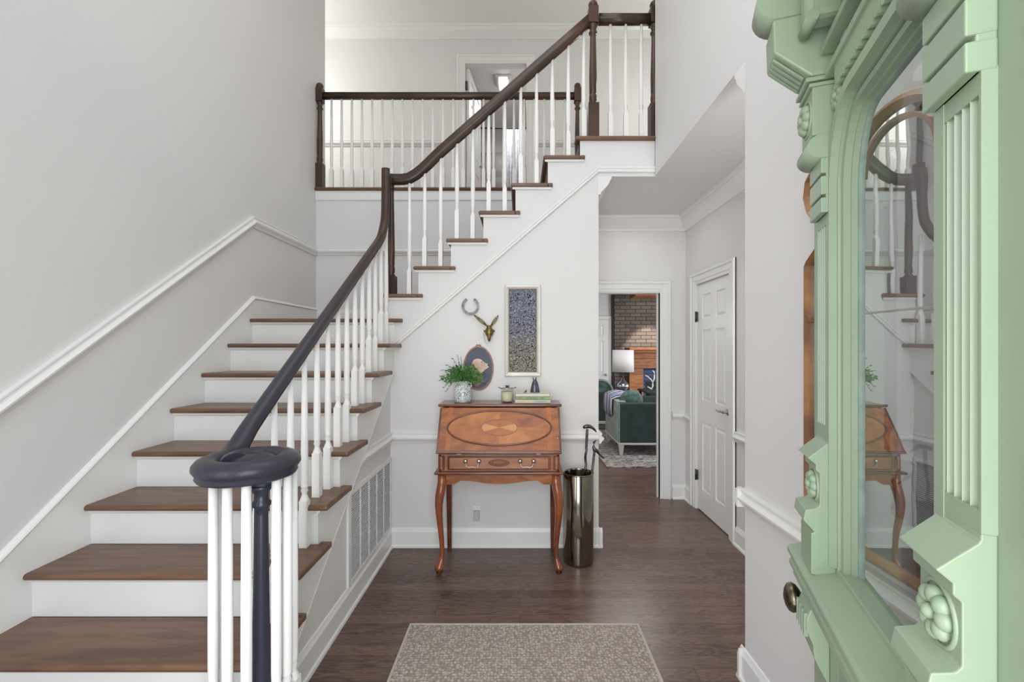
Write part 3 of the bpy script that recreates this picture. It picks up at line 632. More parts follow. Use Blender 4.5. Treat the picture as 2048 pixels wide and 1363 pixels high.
# direction check: at a=180 deg moving with increasing angle heads to -y, so mirror the order
path = []
for i in range(N + 1):
    q = i / N; th = math.radians(180 + 400 * (1 - q))
    r = .137 * (1 - (1 - q) * .60) 
    path.append(VC + Vector((r * math.cos(th), r * math.sin(th), .010 * (1 - q))))
# now climb: blend from level to the slope
ys = [1.43 + .03 * i for i in range(1, 8)]
for j, y in enumerate(ys):
    t = (j + 1) / len(ys); flat = 1.13; tgt = rz(y)
    z = flat + (tgt - flat) * (t * t * (3 - 2 * t)) if tgt > flat else flat
    path.append(Vector((BX, y, max(z, flat))))
for y in [1.72, 1.9, 2.1, 2.4, 2.8, 3.05, 3.12]: path.append(Vector((BX, y, rz(y))))
# gooseneck
for (y, z) in [(3.165, rz(3.165) + .004), (3.205, rz(3.205) + .016), (3.24, 2.36 + .03), (3.268, 2.44), (3.285, 2.50), (3.292, 2.57), (3.295, 2.66), (3.295, 2.76), (3.295, 2.848)]: path.append(Vector((BX, y, z)))
sd = []
for i, p in enumerate(path):
    a = path[min(i + 1, len(path) - 1)] - path[max(i - 1, 0)]
    if i < N: s_ = Vector((a.y, -a.x, 0)).normalized()
    else: s_ = Vector((1, 0, 0))
    sd.append(s_)
# rail colour blends from navy-grey at the volute to brown higher up
cut = N + 9
hr = MB().sweep(path, RP, sides=sd, scales=[1.0 + .30 * (1 if i < N else max(0, 1 - (i - N) / 8)) for i in range(len(path))])
hr.lathe([(.04, -.030), (.066, -.028), (.072, -.01), (.070, .012), (.060, .026), (.035, .034), (.001, .037)], c=tuple(VC), seg=24)
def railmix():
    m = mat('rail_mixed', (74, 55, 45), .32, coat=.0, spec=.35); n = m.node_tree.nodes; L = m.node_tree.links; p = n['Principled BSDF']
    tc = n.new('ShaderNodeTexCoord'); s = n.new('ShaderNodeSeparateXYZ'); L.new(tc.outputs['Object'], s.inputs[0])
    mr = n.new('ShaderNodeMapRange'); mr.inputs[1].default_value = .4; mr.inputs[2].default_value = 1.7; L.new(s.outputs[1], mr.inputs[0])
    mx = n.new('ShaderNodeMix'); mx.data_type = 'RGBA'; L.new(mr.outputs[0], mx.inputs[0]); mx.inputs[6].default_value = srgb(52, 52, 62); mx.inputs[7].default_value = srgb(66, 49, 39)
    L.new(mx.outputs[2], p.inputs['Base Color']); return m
part(hr, 'handrail', railmix(), rail)
# second rail (flight two), square to the first
ry = 3.385
def uz(x): return 0
p2 = []
for (px, py) in [(781, 359), (790, 359.5), (805, 359.5), (819, 357), (831, 350), (843, 341), (856, 329), (870, 315), (885, 301)]: p2.append((X(px, ry), ry, Z(py, ry)))
x_a, z_a = p2[-1][0], p2[-1][2]; x_b, z_b = X(1186, ry), Z(36, ry)
for q in (.05, .2, .4, .6, .8, 1): p2.append((x_a + (x_b - x_a) * q, ry, z_a + (z_b - z_a) * q))
part(MB().sweep(p2, [(a * 1.1, b * 1.5) for a, b in RP], sides=(0, 1, 0)), 'handrail', RAILM, rail)
# newels
part(put(newel_mb(.0, .873, .925, .074, False, False), (-.835, 1.42, .198)), 'newel_post', RAILD, rail)
part(put(newel_mb(.145, TU(1) + .0 and 2.80 - TU(1), 2.80 - TU(1), .072, False), (BX + .012, 3.395, TU(1))), 'newel_post', RAILM, rail)
NX = X(1186, ry)
part(put(newel_mb(.27, .885, 1.01, .082), (NX, ry + .0, UPZ)), 'newel_post', RAILM, rail)
# balusters, flight one
def rail_under(y): return rz(y) - .030
for k in range(2, 9):
    for dy in (.098, .222):
        y = R1(k) + dy
        if k == 2 and dy < .1: continue
        top = rail_under(y) + .004 if y > 1.66 else 1.11
        if y > 3.17: top = rail_under(y)
        part(put(baluster_mb(top - T1(k), blk=.215 if dy < .15 else .215 + .0), (BX, y, T1(k))), 'baluster', BAL, rail)
# balusters round the volute, standing on the curtail step
for deg in (180, 205, 262, 290, 335, 358, 35):
    a = math.radians(deg); p = (VC.x + .112 * math.cos(a) + (0 if deg < 300 else -.005), VC.y + .112 * math.sin(a), T1(1))
    part(put(baluster_mb(1.108 - T1(1), blk=.19, r0=.0155, r1=.0135), p), 'baluster', BAL, rail)
part(put(baluster_mb(1.115 - T1(2), blk=.19), (BX + .003, R1(2) + .098, T1(2))), 'baluster', BAL, rail)
# balusters, flight two
def r2z(x):
    for a, b in zip(p2[:-1], p2[1:]):
        if a[0] <= x <= b[0]: return a[2] + (b[2] - a[2]) * (x - a[0]) / (b[0] - a[0])
    return p2[-1][2]
for n_, px in enumerate([819, 849.5, 881.5, 914, 945.7, 977.5, 1009.5, 1041.5, 1073, 1104.5, 1136.5, 1167.5]):
    x = X(px, ry); i = min(7, 1 + n_ // 2) if n_ else 1
    i = 1 if n_ == 0 else (n_ + 3) // 2
    i = max(k for k in range(1, 8) if U_RIS[k - 1] - .035 < x)
    part(put(baluster_mb(r2z(x) - .034 - TU(i), blk=.225 if n_ % 2 else .19, sq=.032), (x, ry, TU(i))), 'baluster', BAL, rail)

# short level railing at the head of the stairs
hd = thing('landing_railing', 'short level railing with three white balusters at the head of the stairs, top right', 'railing', (NX, ry, UPZ))
part(MB().sweep([(NX + .043, ry, Z(40, ry)), (X(1300, ry), ry, Z(40, ry))], [(a * 1.1, b * 1.45) for a, b in RP], sides=(0, 1, 0)), 'handrail', RAILM, hd)
for px in (1220.8, 1251.5, 1282.5):
    part(put(baluster_mb(Z(40, ry) - .026 - UPZ, blk=.20, sq=.034), (X(px, ry), ry, UPZ)), 'baluster', BAL, hd)
part(put(newel_mb(.27, .885, 1.01, .082), (X(1309, ry), ry + .0, UPZ)), 'newel_post', RAILM, hd)

# gallery railing across the back
gy = YB + .02
gl = thing('gallery_railing', 'long level railing with cream balusters along the upper gallery at the back', 'railing', (XL, gy, UPZ))
gz = Z(192.5, gy)
part(MB().sweep([(X(644, gy), gy, gz), (X(1150, gy), gy, gz)], [(a * 1.0, b * 1.25) for a, b in RP], sides=(0, 1, 0)), 'handrail', RAILM, gl)
for i in range(24):
    x = X(663.2 + 20.26 * i, gy); part(put(baluster_mb(gz - .03 - UPZ, blk=.19, sq=.034, r0=.015, r1=.010), (x, gy, UPZ)), 'baluster', BAL, gl)
for px in (640, 1155):
    part(put(newel_mb(.25, gz - UPZ - .06, gz - UPZ + .075, .075), (X(px, gy), gy, UPZ)), 'newel_post', RAILM, gl)

# ------------------------------------------------------------------ air return grille on the stair side
gr = thing('return_air_grille', 'large white slatted air return grille set in the panelling below the stairs', 'vent', (XS, 2.93, .14))
g0, g1, h0, h1 = 2.545, 3.315, .165, .655
mb = MB().box(XS, XS + .012, g0 - .035, g0, h0 - .03, h1 + .03).box(XS, XS + .012, g1, g1 + .022, h0 - .03, h1 + .03).box(XS, XS + .012, g0, g1, h1, h1 + .03).box(XS, XS + .012, g0, g1, h0 - .03, h0)
for q in range(1, 5):
    yy = g0 + (g1 - g0) * q / 5; mb.box(XS + .001, XS + .010, yy - .006, yy + .006, h0, h1)
part(mb, 'frame', TRIM, gr, .002)
mb = MB(); nsl = 36
for q in range(nsl):
    z = h0 + (h1 - h0) * (q + .5) / nsl; mb.box(XS + .004, XS + .009, g0, g1, z - .0019, z + .0019)
part(mb, 'slats', TRIM, gr)
part(MB().box(XS - .002, XS + .0012, g0, g1, h0, h1), 'backing', SLOT, gr)
# panel moulding ahead of it
tn[0] += 1; struct('trim_%d' % tn[0], MB().box(XS, XS + .014, g0 - .052, g0 - .036, .144, sl(g0 - .05) - .04), TRIM, .003)
tn[0] += 1; struct('trim_%d' % tn[0], MB().prism([(1.62, sl(1.62) - .004), (D, sl(D) - .004), (D, sl(D) + .008), (1.62, sl(1.62) + .008)], XS, XS + .0315, 'x'), TRIM)

# ------------------------------------------------------------------ entry rug
rg = thing('area_rug', 'beige looped woven rug on the dark floor in front of the desk', 'rug', (.02, 1.6, 0))
part(MB().box(-.588, .634, .75, 2.383, 0.001, .011), 'pile', RUGM, rg, .003)
part(MB().box(-.600, -.586, .738, 2.395, .001, .013).box(.632, .646, .738, 2.395, .001, .013).box(-.588, .634, 2.381, 2.395, .001, .013).box(-.588, .634, .738, .752, .001, .013), 'binding', RUGE, rg, .004)

# ------------------------------------------------------------------ secretary desk
dkx = -.141
desk = thing('writing_desk', 'cherry drop-front secretary desk on curved legs against the wall', 'desk', (dkx, 3.1, 0))
def tx(a): return dkx + a
part(MB().box(tx(-.434), tx(.434), 3.085, 3.325, 1.094, 1.114), 'top', DESKD, desk, .007, 3)
# carcass sides (slanted) and back
side = [(3.10, 1.093), (3.30, 1.093), (3.30, .68), (2.955, .68), (2.955, .806)]
part(MB().prism(side, tx(-.405), tx(-.387), 'x').prism(side, tx(.387), tx(.405), 'x').box(tx(-.387), tx(.387), 3.28, 3.30, .68, 1.093).box(tx(-.387), tx(.387), 2.955, 3.28, .795, .806), 'carcass', DESK, desk, .003)
# slanted lid
A = Vector((0, 2.925, .812)); B = Vector((0, 3.088, 1.090)); e = (B - A); Ln = e.length; e.normalize(); nn = Vector((0, -e.z, e.y))
ML = Matrix(((1, 0, 0, dkx), (0, nn.y, e.y, A.y), (0, nn.z, e.z, A.z), (0, 0, 0, 1)))   # local (x, out, up)
lid = part(MB().box(-.418, .418, -.018, 0, 0, Ln).xf(ML), 'lid', DESK, desk, .004)
part(MB().box(-.418, .418, -.006, .010, -.008, .012).xf(ML), 'lid_edge', DESKD, lid, .004)
for s_ in (-1, 1):
    part(MB().box(s_ * .418 - (.012 if s_ > 0 else 0), s_ * .418 + (.012 if s_ < 0 else 0), -.002, .0025, .012, Ln).xf(ML), 'lid_edge', DESKD, lid)
    part(MB().box(min(s_ * .36, s_ * .325), max(s_ * .36, s_ * .325), 0, .0012, .012, Ln).xf(ML), 'cross_band', INL_M, lid)
def ell(rx, rz_, n=64, cz=0): return [(rx * math.cos(2 * math.pi * k / n), cz + rz_ * math.sin(2 * math.pi * k / n)) for k in range(n)]
oc = Ln * .54
part(MB().prism(ell(.355, .124, cz=oc), 0, .0016, 'y').xf(ML), 'oval_panel', DESKV, lid)
# veneer segments inside the oval: four quarters in alternating tone
for q in range(4):
    a0 = math.pi / 2 * q + .0; pts = [(0, oc)] + [(.34 * math.cos(a0 + math.pi / 2 * k / 16), oc + .115 * math.sin(a0 + math.pi / 2 * k / 16)) for k in range(17)]
    part(MB().prism(pts, .0014, .0022, 'y').xf(ML), 'veneer_quarter', [DESK, DESKV, INL_M, DESKV][q], lid)
ringp = [(.355 * math.cos(2 * math.pi * k / 72), 0.004, oc + .124 * math.sin(2 * math.pi * k / 72)) for k in range(72)]
part(MB().sweep(ringp, [(.006 * math.cos(a), .006 * math.sin(a)) for a in [2 * math.pi * j / 8 for j in range(8)]], sides=(0, 1, 0), closed=True).xf(ML), 'oval_moulding', DESKD, lid)
part(MB().prism(ell(.125, .060, cz=oc), .0020, .0028, 'y').xf(ML), 'inlay_ring', INL_D, lid)
for q in range(12):
    a0 = 2 * math.pi * q / 12; pts = [(0, oc)] + [(.120 * math.cos(a0 + 2 * math.pi / 12 * k / 5), oc + .056 * math.sin(a0 + 2 * math.pi / 12 * k / 5)) for k in range(6)]
    part(MB().prism(pts, .0026, .0034, 'y').xf(ML), 'inlay_ray', INL_L if q in (0, 5, 6, 11) else INL_M, lid)
for s_ in (-1, 1): part(MB().box(s_ * .265 - .016, s_ * .265 + .016, 2.93, 2.96, .800, .808).xf(Matrix.Translation((dkx, 0, 0))), 'hinge', NICKEL, desk)
part(MB().lathe([(.001, .004), (.006, .003), (.007, 0)], seg=12).xf(ML @ Matrix.Translation((.395, 0, .10)) @ Matrix.Rotation(-R90, 4, 'X')), 'keyhole_plate', NICKEL, desk)
# drawer case
part(MB().box(tx(-.41), tx(.41), 2.955, 3.29, .68, .795), 'drawer_case', DESKF, desk, .003)
for s_ in (-1, 1):
    part(MB().box(tx(s_ * .385) - .020, tx(s_ * .385) + .020, 2.947, 2.957, .69, .785), 'lid_support', DESKD, desk, .004)
    part(MB().box(tx(s_ * .385) - .008, tx(s_ * .385) + .008, 2.941, 2.949, .695, .78), 'lid_support', DESKF, desk, .003)
dr = part(MB().box(tx(-.345), tx(.345), 2.940, 2.956, .692, .784), 'drawer', DESKD, desk, .004)
part(MB().box(tx(-.330), tx(.330), 2.934, 2.942, .702, .774), 'drawer_panel', DESKF, dr, .003)
for cx in (-.222, -.132, .142, .232):
    mb = MB().lathe([(.001, .020), (.010, .018), (.015, .012), (.013, .006), (.006, .003), (.006, 0)], seg=16).xf(Matrix.Translation((tx(cx), 2.936, .754)) @ Matrix.Rotation(R90, 4, 'X'))
    part(mb, 'knob', NICKEL, dr)
for cx in (-.177, .187):
    w2 = .045; mb = MB().tube([(tx(cx - w2), 2.922, .750), (tx(cx - w2 + .008), 2.918, .722), (tx(cx - .02), 2.918, .716), (tx(cx), 2.918, .720), (tx(cx + .02), 2.918, .716), (tx(cx + w2 - .008), 2.918, .722), (tx(cx + w2), 2.922, .750)], .0035)
    part(mb, 'bail_handle', NICKEL, dr)
part(MB().prism([(tx(a), z) for a, z in ell(.070, .024, cz=.742)], 2.929, 2.935, 'y'), 'carved_oval', DESKD, dr, .002)
mb = MB()
for q in range(9): mb.ball((tx(-.032 + .008 * q), 2.928, .742 + .004 * (q % 2)), .0045, .003, .013 - .002 * abs(q - 4) * .7)
part(mb, 'carving', INL_M, dr)
part(MB().box(tx(-.432), tx(.432), 2.925, 3.30, .662, .680), 'waist_moulding', DESKD, desk, .007, 3)
# apron, scalloped
ap = [(tx(-.36), .664)]
def apz(a):
    a = abs(a)
    return .588 if a > .30 else (.588 + (.30 - a) / .04 * .026 if a > .26 else (.614 - .024 * (.5 + .5 * math.cos(math.pi * a / .26))))
ap = [(tx(-.37 + .74 * k / 60), apz(-.37 + .74 * k / 60)) for k in range(61)] + [(tx(.37), .664), (tx(-.37), .664)]
part(MB().prism(ap, 2.965, 2.983, 'y'), 'apron', DESK, desk)
part(MB().box(tx(-.395), tx(-.379), 2.98, 3.27, .59, .664).box(tx(.379), tx(.395), 2.98, 3.27, .59, .664).box(tx(-.38), tx(.38), 3.265, 3.28, .60, .664), 'apron', DESK, desk)
# cabriole front legs
def cab(sx):
    mb = MB(); P = []
    for (z, off, r) in [(.664, 0, .030), (.60, 0, .031), (.56, .006, .032), (.51, .014, .031), (.46, .018, .028), (.40, .017, .0245), (.32, .011, .021), (.22, .003, .0175), (.13, -.001, .0155), (.085, .002, .017), (.055, .010, .023), (.035, .017, .028), (.028, .017, .029), (.024, .016, .024), (.0, .016, .020)]:
        P.append(((tx(sx * (.385 + off)), 2.972 - off, z), r))
    mb.tube([p for p, r in P], .02, seg=12, radii=[r for p, r in P], ups=(0, 1, 0)); return mb
LEGM = mat('desk_leg_cherry', (150, 82, 46), .16, coat=.5, rgb2=(108, 54, 32), vscale=7, stretch=(1, 1, .4))
for s_ in (-1, 1): part(cab(s_), 'leg', LEGM, desk)
for s_ in (-1, 1):
    mb = MB(); x = tx(s_ * .385); a, b = .022, .015
    vs = [(x - a, 3.245, .664), (x + a, 3.245, .664), (x + a, 3.285, .664), (x - a, 3.285, .664), (x - b, 3.28, 0), (x + b, 3.28, 0), (x + b, 3.31, 0), (x - b, 3.31, 0)]
    mb.add(vs, [(0, 3, 2, 1), (4, 5, 6, 7), (0, 1, 5, 4), (1, 2, 6, 5), (2, 3, 7, 6), (3, 0, 4, 7)]); part(mb, 'leg', DESKD, desk, .003)

# things on the desk (top at 1.114) -----------------------------------------
DT = 1.1145
t0 = 3.20
vx = X(925.5, t0)
va = thing('vase', 'white jug vase with grey-green leaf print on the left of the desk', 'vase', (vx, t0, DT))
part(MB().lathe([(.052, 0), (.058, .002), (.061, .02), (.064, .06), (.062, .10), (.056, .118), (.044, .126), (.040, .132), (.041, .146), (.046, .154), (.041, .155), (.036, .140)], c=(vx, t0, DT), seg=32), 'body', VASEM, va)
part(MB().tube([(vx + .040, t0 - .01, DT + .142), (vx + .062, t0 - .02, DT + .140), (vx + .066, t0 - .02, DT + .122), (vx + .058, t0 - .015, DT + .108)], .006), 'handle', CERAM, va)
pl = thing('leafy_bunch', 'bunch of fine green foliage standing in the patterned vase', 'plant', (vx, t0, DT + .155))
rnd = random.Random(3)
def leaf(mb, p, d, L_, w_):
    d = d.normalized(); s = d.cross(Vector((rnd.uniform(-1, 1), rnd.uniform(-1, 1), rnd.uniform(-1, 1)))).normalized(); n = d.cross(s)
    vs = [p, p + d * L_ * .45 + s * w_ + n * .002, p + d * L_, p + d * L_ * .45 - s * w_ + n * .002, p + d * L_ * .5 - n * .003]
    mb.add(vs, [(0, 1, 4), (1, 2, 4), (2, 3, 4), (3, 0, 4)])
for (mname, mm, cnt) in (('foliage', LEAF, 700), ('foliage', LEAF2, 420)):
    mb = MB()
    for _ in range(cnt):
        a = rnd.uniform(0, 2 * math.pi); el = rnd.uniform(-.45, 1.3); rr = rnd.uniform(.03, .14)
        d = Vector((math.cos(a) * math.cos(el), math.sin(a) * math.cos(el) * .62, math.sin(el) * .62)); p = Vector((vx, t0, DT + .175)) + d * rr
        if p.y > 3.33: p.y = 3.33
        d2_ = d + Vector((rnd.uniform(-.6, .6), rnd.uniform(-.6, .1), rnd.uniform(-.4, .5))); leaf(mb, p, d2_, rnd.uniform(.014, .030), rnd.uniform(.004, .008))
    part(mb, mname, mm, pl)
mb = MB()
for (dx, dz) in [(-.155, .02), (-.13, -.06), (-.145, .065), (-.07, .15), (-.035, .165), (-.01, .15), (-.11, .10), (-.16, -.01), (-.115, -.09)]:
    p0 = Vector((vx, t0, DT + .15)); p1 = p0 + Vector((dx * .5, -.02, .05 + dz * .4)); p2_ = p0 + Vector((dx, -.02, .02 + dz)); mb.tube([p0, p1, p2_, p2_ + Vector((-.012, 0, -.006))], .0013, seg=5)
    for q in range(6): leaf(mb, p1 + (p2_ - p1) * q / 5, Vector((dx, rnd.uniform(-.1, .1), rnd.uniform(-.1, .15))), .016, .0018)
part(mb, 'stems', TWIG, pl)
# candle jar
cx_ = X(1014.5, t0)
cj = thing('candle_jar', 'clear glass candle jar with a metal flower lid at the middle of the desk', 'candle', (cx_, t0, DT))
part(MB().lathe([(.036, .006), (.042, .012), (.0425, .078), (.0, .079)], c=(cx_, t0, DT), seg=28), 'candle_wax', WAX, cj)
part(MB().lathe([(.040, 0), (.044, .004), (.046, .014), (.046, .098), (.0445, .098), (.0445, .014), (.04, .005)], c=(cx_, t0, DT), seg=28), 'glass_jar', JARG, cj)
part(MB().lathe([(.050, .098), (.050, .103), (.03, .106), (.012, .108), (.01, .112), (.0, .113)], c=(cx_, t0, DT), seg=28), 'lid', NICKEL, cj)
mb = MB()
for q in range(7):
    a = 2 * math.pi * q / 7; d = Vector((math.cos(a), math.sin(a), .5)); p = Vector((cx_, t0, DT + .110)); s = Vector((-math.sin(a), math.cos(a), 0)) * .006
    mb.add([p, p + d * .014 + s, p + d * .026, p + d * .014 - s, p + d * .014 + Vector((0, 0, -.002))], [(0, 1, 2, 3), (0, 4, 1), (1, 4, 2), (2, 4, 3), (3, 4, 0)])
mb.tube([(cx_ - .05, t0, DT + .104), (cx_ - .066, t0, DT + .107)], .003).tube([(cx_ + .05, t0, DT + .104), (cx_ + .066, t0, DT + .107)], .003)
part(mb, 'lid_flower', STEELD, cj)
# three books
bw = X(1068, t0)
def book(z0, z1, xa, xb, cover, label, ink=None):
    b = thing('book', label, 'book', ((xa + xb) / 2, 3.19, z0), group='books stacked on the desk')
    y0, y1 = 3.125, 3.275
    part(MB().box(xa, xb, y0, y1, z0, z0 + .003).box(xa, xb, y0, y1, z1 - .003, z1).box(xa, xb, y0, y0 + .003, z0, z1), 'cover', cover, b, .001)
    part(MB().box(xa + .003, xb - .003, y0 + .003, y1 - .004, z0 + .003, z1 - .003), 'pages', PAGE, b)
    if ink: part(ink, 'spine_lettering', INK if cover is BOOK2 else INKB if cover is BOOK3 else PLASTG, b)
    return b
xa, xb = X(1030, 3.125), X(1101, 3.125)
mb = MB()
mb.box(xa + .136, xa + .225, 3.1243, 3.1255, DT + .008, DT + .022)
book(DT, DT + .028, xa, xb, BOOK3, 'buff book with a pale blue spine label, bottom of the desk stack', mb)
mb = MB()
for (a, b) in [(.02, .05), (.08, .10), (.105, .125), (.13, .16), (.185, .21)]:
    x = a
    while x < b - .004: mb.box(xa + x, xa + x + .0035, 3.1243, 3.1255, DT + .0325, DT + .0415); x += .0062
book(DT + .0285, DT + .046, xa + .010, xb - .004, BOOK2, 'green book with dark spine lettering, middle of the desk stack', mb)
mb = MB()
mb.box(xa + .205, xa + .222, 3.1243, 3.1255, DT + .055, DT + .060)
book(DT + .0465, DT + .070, xa + .006, xb - .008, BOOK1, 'cream book, top of the desk stack under the dark bell', mb)
bx_ = X(1070, t0)
bl = thing('bell_ornament', 'dark glazed bell-shaped ornament with a looped top standing on the book stack', 'ornament', (bx_, t0, DT + .0705))
part(MB().lathe([(.035, 0), (.036, .004), (.031, .03), (.025, .055), (.019, .078), (.012, .084), (.006, .086)], c=(bx_, t0, DT + .0705), seg=10, sy=.7), 'bell_body', BELL, bl)
part(MB().tube([(bx_ - .009, t0, DT + .150), (bx_ - .014, t0, DT + .178)], .004).tube([(bx_ + .007, t0, DT + .150), (bx_ + .008, t0, DT + .180)], .004).tube([(bx_, t0, DT + .15), (bx_, t0, DT + .168)], .004), 'loop', BELL, bl)
b2 = X(1051, 3.17)
bd = thing('bird_figurine', 'tiny dark bird figurine at the left end of the top book', 'figurine', (b2, 3.15, DT + .0705))
part(MB().ball((b2, 3.15, DT + .081), .009, .005, .006).ball((b2 + .006, 3.15, DT + .090), .0045).tube([(b2 - .006, 3.15, DT + .079), (b2 - .014, 3.15, DT + .073)], .002).tube([(b2, 3.15, DT + .0706), (b2, 3.15, DT + .078)], .0015), 'body', BELL, bd)

# wall outlet with plug-in
ol = thing('wall_outlet', 'white wall outlet with a plugged-in night light below the desk', 'outlet', (X(953, D), D, .18))
xo = X(953.5, D); zo = Z(1027, D)
part(MB().box(xo - .034, xo + .034, D - .006, D, zo - .056, zo + .062), 'cover_plate', PLAST, ol, .003)
part(MB().box(xo - .024, xo + .024, D - .028, D - .005, zo - .046, zo + .030), 'night_light', PLASTG, ol, .005)

# ------------------------------------------------------------------ pictures on the desk wall
ax0, ax1, az0, az1 = X(1009.5, D), X(1081.5, D), Z(752, D), Z(569.5, D)
fa = thing('framed_artwork', 'tall narrow silver-framed dark beaded artwork on the wall above the desk', 'picture', ((ax0 + ax1) / 2, D, az0))
mb = MB()
def frame(mb, x0, x1, z0, z1, w_, prof):
    """mitred rectangular frame; prof = (inward, out) pairs; out toward -y"""
    cs = [(x0, z0, 1, 1), (x1, z0, -1, 1), (x1, z1, -1, -1), (x0, z1, 1, -1)]; vs = []
    for (x, z, sx, sz) in cs:
        for (i_, o_) in prof: vs.append((x + sx * i_, D - o_, z + sz * i_))
    m_ = len(prof)
    mb.add(vs, [(c * m_ + j, ((c + 1) % 4) * m_ + j, ((c + 1) % 4) * m_ + (j + 1) % m_, c * m_ + (j + 1) % m_) for c in range(4) for j in range(m_)])
frame(mb, ax0, ax1, az0, az1, .04, [(0, .001), (0, .018), (.006, .028), (.014, .026), (.020, .024), (.028, .018), (.034, .014), (.036, .001)])
part(mb, 'frame', SILVER, fa)
part(MB().box(ax0 + .034, ax1 - .034, D - .012, D - .001, az0 + .034, az1 - .034), 'beaded_panel', ARTM, fa)
mb = MB(); rn = random.Random(5)
for _ in range(34): mb.ball((rn.uniform(ax0 + .045, ax1 - .045), D - .013, rn.uniform(az0 + .05, az1 - .05)), .006, .004, .006, seg=8, rings=5)
part(mb, 'dark_beads', BLACK, fa)
mb = MB(); frame(mb, ax0 + .030, ax1 - .030, az0 + .030, az1 - .030, .01, [(0, .002), (0, .0165), (.006, .015), (.007, .002)])
part(mb, 'liner', mat('bronze_liner', (120, 108, 88), .4, .6), fa)
# horseshoe
hx, hz_ = X(941, D), Z(612, D)
pth = []
for k in range(25):
    a = math.radians(-240 + 300 * (k / 24)); a = math.radians(118) + math.radians(304) * k / 24
    rr = .057; pth.append((hx + rr * math.cos(a) * (1.0 if abs(math.cos(a)) > 0 else 1), D - .008, hz_ + rr * math.sin(a) * 1.02))
hs = tag(MB().sweep(pth, [(-.006, -.009), (.006, -.009), (.006, -.001), (.002, -.001), (.002, .001), (.006, .001), (.006, .009), (-.006, .009)], sides=(0, -1, 0), smooth=False).build('horseshoe', STEELD), 'old iron horseshoe hung open end up on the wall', 'horseshoe')
# brass hare head
qx, qz = X(979, D), Z(665, D)
hh = thing('hare_head', 'brass hare head with two long upright ears mounted on the wall', 'wall ornament', (qx, D, qz))
mb = MB().ball((qx, D - .025, qz + .004), .032, .026, .040, seg=16, rings=12).ball((qx, D - .030, qz + .036), .020, .018, .020).ball((qx, D - .034, qz - .034), .014, .018, .034)
mb.ball((qx - .034, D - .02, qz + .012), .008).ball((qx + .034, D - .02, qz + .014), .008)
part(mb, 'head', BRASS, hh)
for (px, py, s_) in ((948.5, 630, -1), (997, 631, 1)):
    tip = Vector((X(px, D), D - .03, Z(py, D))); ro = Vector((qx + s_ * .010, D - .03, qz + .045)); d = tip - ro; n_ = Vector((d.z, 0, -d.x)).normalized()
    L1 = [ro + d * q + n_ * .0095 * math.sin(math.pi * min(1, q * 1.02)) for q in (0, .15, .3, .5, .7, .85, 1)]; L2 = [ro + d * q - n_ * .0095 * math.sin(math.pi * min(1, q * 1.02)) for q in (0, .15, .3, .5, .7, .85, 1)]
    mb = MB().tube(L1, .0035, ups=(0, 1, 0)).tube(L2, .0035, ups=(0, 1, 0))
    mb.tube([ro.lerp(tip, .1), ro.lerp(tip, .75)], .003, ups=(0, 1, 0)); part(mb, 'ear', BRASS, hh)
cxs = [(-.042, .022), (-.043, -.01), (-.038, -.05), (-.026, -.078), (-.018, -.085), (-.010, -.075), (-.004, -.045)]
part(MB().tube([(qx + a, D - .012, qz + b) for a, b in cxs], .0014, seg=5), 'chain', NICKEL, hh)
# oval dog portrait
ox, oz = X(957, D), Z(736, D); orx, orz = 28.5 * D / F, 42.5 * D / F
po = thing('oval_portrait', 'oval rope-framed portrait of a cream curly dog on dark blue behind the vase', 'picture', (ox, D, oz - orz))
el2 = [(ox + orx * math.cos(2 * math.pi * k / 64), oz + orz * math.sin(2 * math.pi * k / 64)) for k in range(64)]
part(MB().prism(el2, D - .012, D - .002, 'y'), 'canvas', PORT_BG, po)
part(MB().sweep([(x, D - .010, z) for x, z in el2], [(.007 * math.cos(a), .007 * math.sin(a)) for a in [2 * math.pi * j / 8 for j in range(8)]], sides=(0, 1, 0), closed=True), 'rope_frame', PORT_FR, po)
def blob(pts, lift, m_, nm):
    P = [(ox + x * .01, oz + z * .01) for x, z in pts]
    # smooth the outline
    for _ in range(2):
        Q = []
        for a, b in zip(P, P[1:] + P[:1]): Q += [(a[0] * .75 + b[0] * .25, a[1] * .75 + b[1] * .25), (a[0] * .25 + b[0] * .75, a[1] * .25 + b[1] * .75)]
        P = Q
    part(MB().prism(P, D - .012 - lift, D - .010, 'y'), nm, m_, po)
blob([(-4, -13), (4, -14), (7.5, -8), (6, -3), (1, -1), (-5, -4)], .0006, PORT_R, 'painted_robe')
blob([(-6, -5), (-5, -12), (-1, -14), (3, -11), (4, -4), (0, 1), (-4, 1)], .0012, PORT_F2, 'painted_chest')
blob([(-5.2, 1), (-4.6, 5.5), (-1.5, 7.6), (2, 7.0), (4.2, 4.6), (7, 3.6), (8.2, 1.8), (7.2, 0.2), (5, -.8), (3.2, -3.2), (0, -4), (-3.4, -3)], .0018, PORT_F, 'painted_head')
blob([(-5.6, 2), (-3.8, 3.8), (-2.0, 1), (-2.2, -3), (-4, -6), (-6, -4)], .0024, PORT_F2, 'painted_ear')
blob([(7.0, 3.2), (8.2, 2.8), (8.1, 1.6), (7.0, 1.8)], .0028, BLACK, 'painted_nose')
blob([(2.0, 5.0), (3.0, 5.3), (3.4, 4.7), (2.4, 4.4)], .0028, BLACK, 'painted_eye')
part(MB().tube([(ox - .018, D - .012, oz + orz + .006), (ox - .010, D - .014, oz + orz + .018), (ox, D - .014, oz + orz + .012), (ox + .010, D - .014, oz + orz + .018), (ox + .018, D - .012, oz + orz + .006)], .004), 'bow', PORT_FR, po)

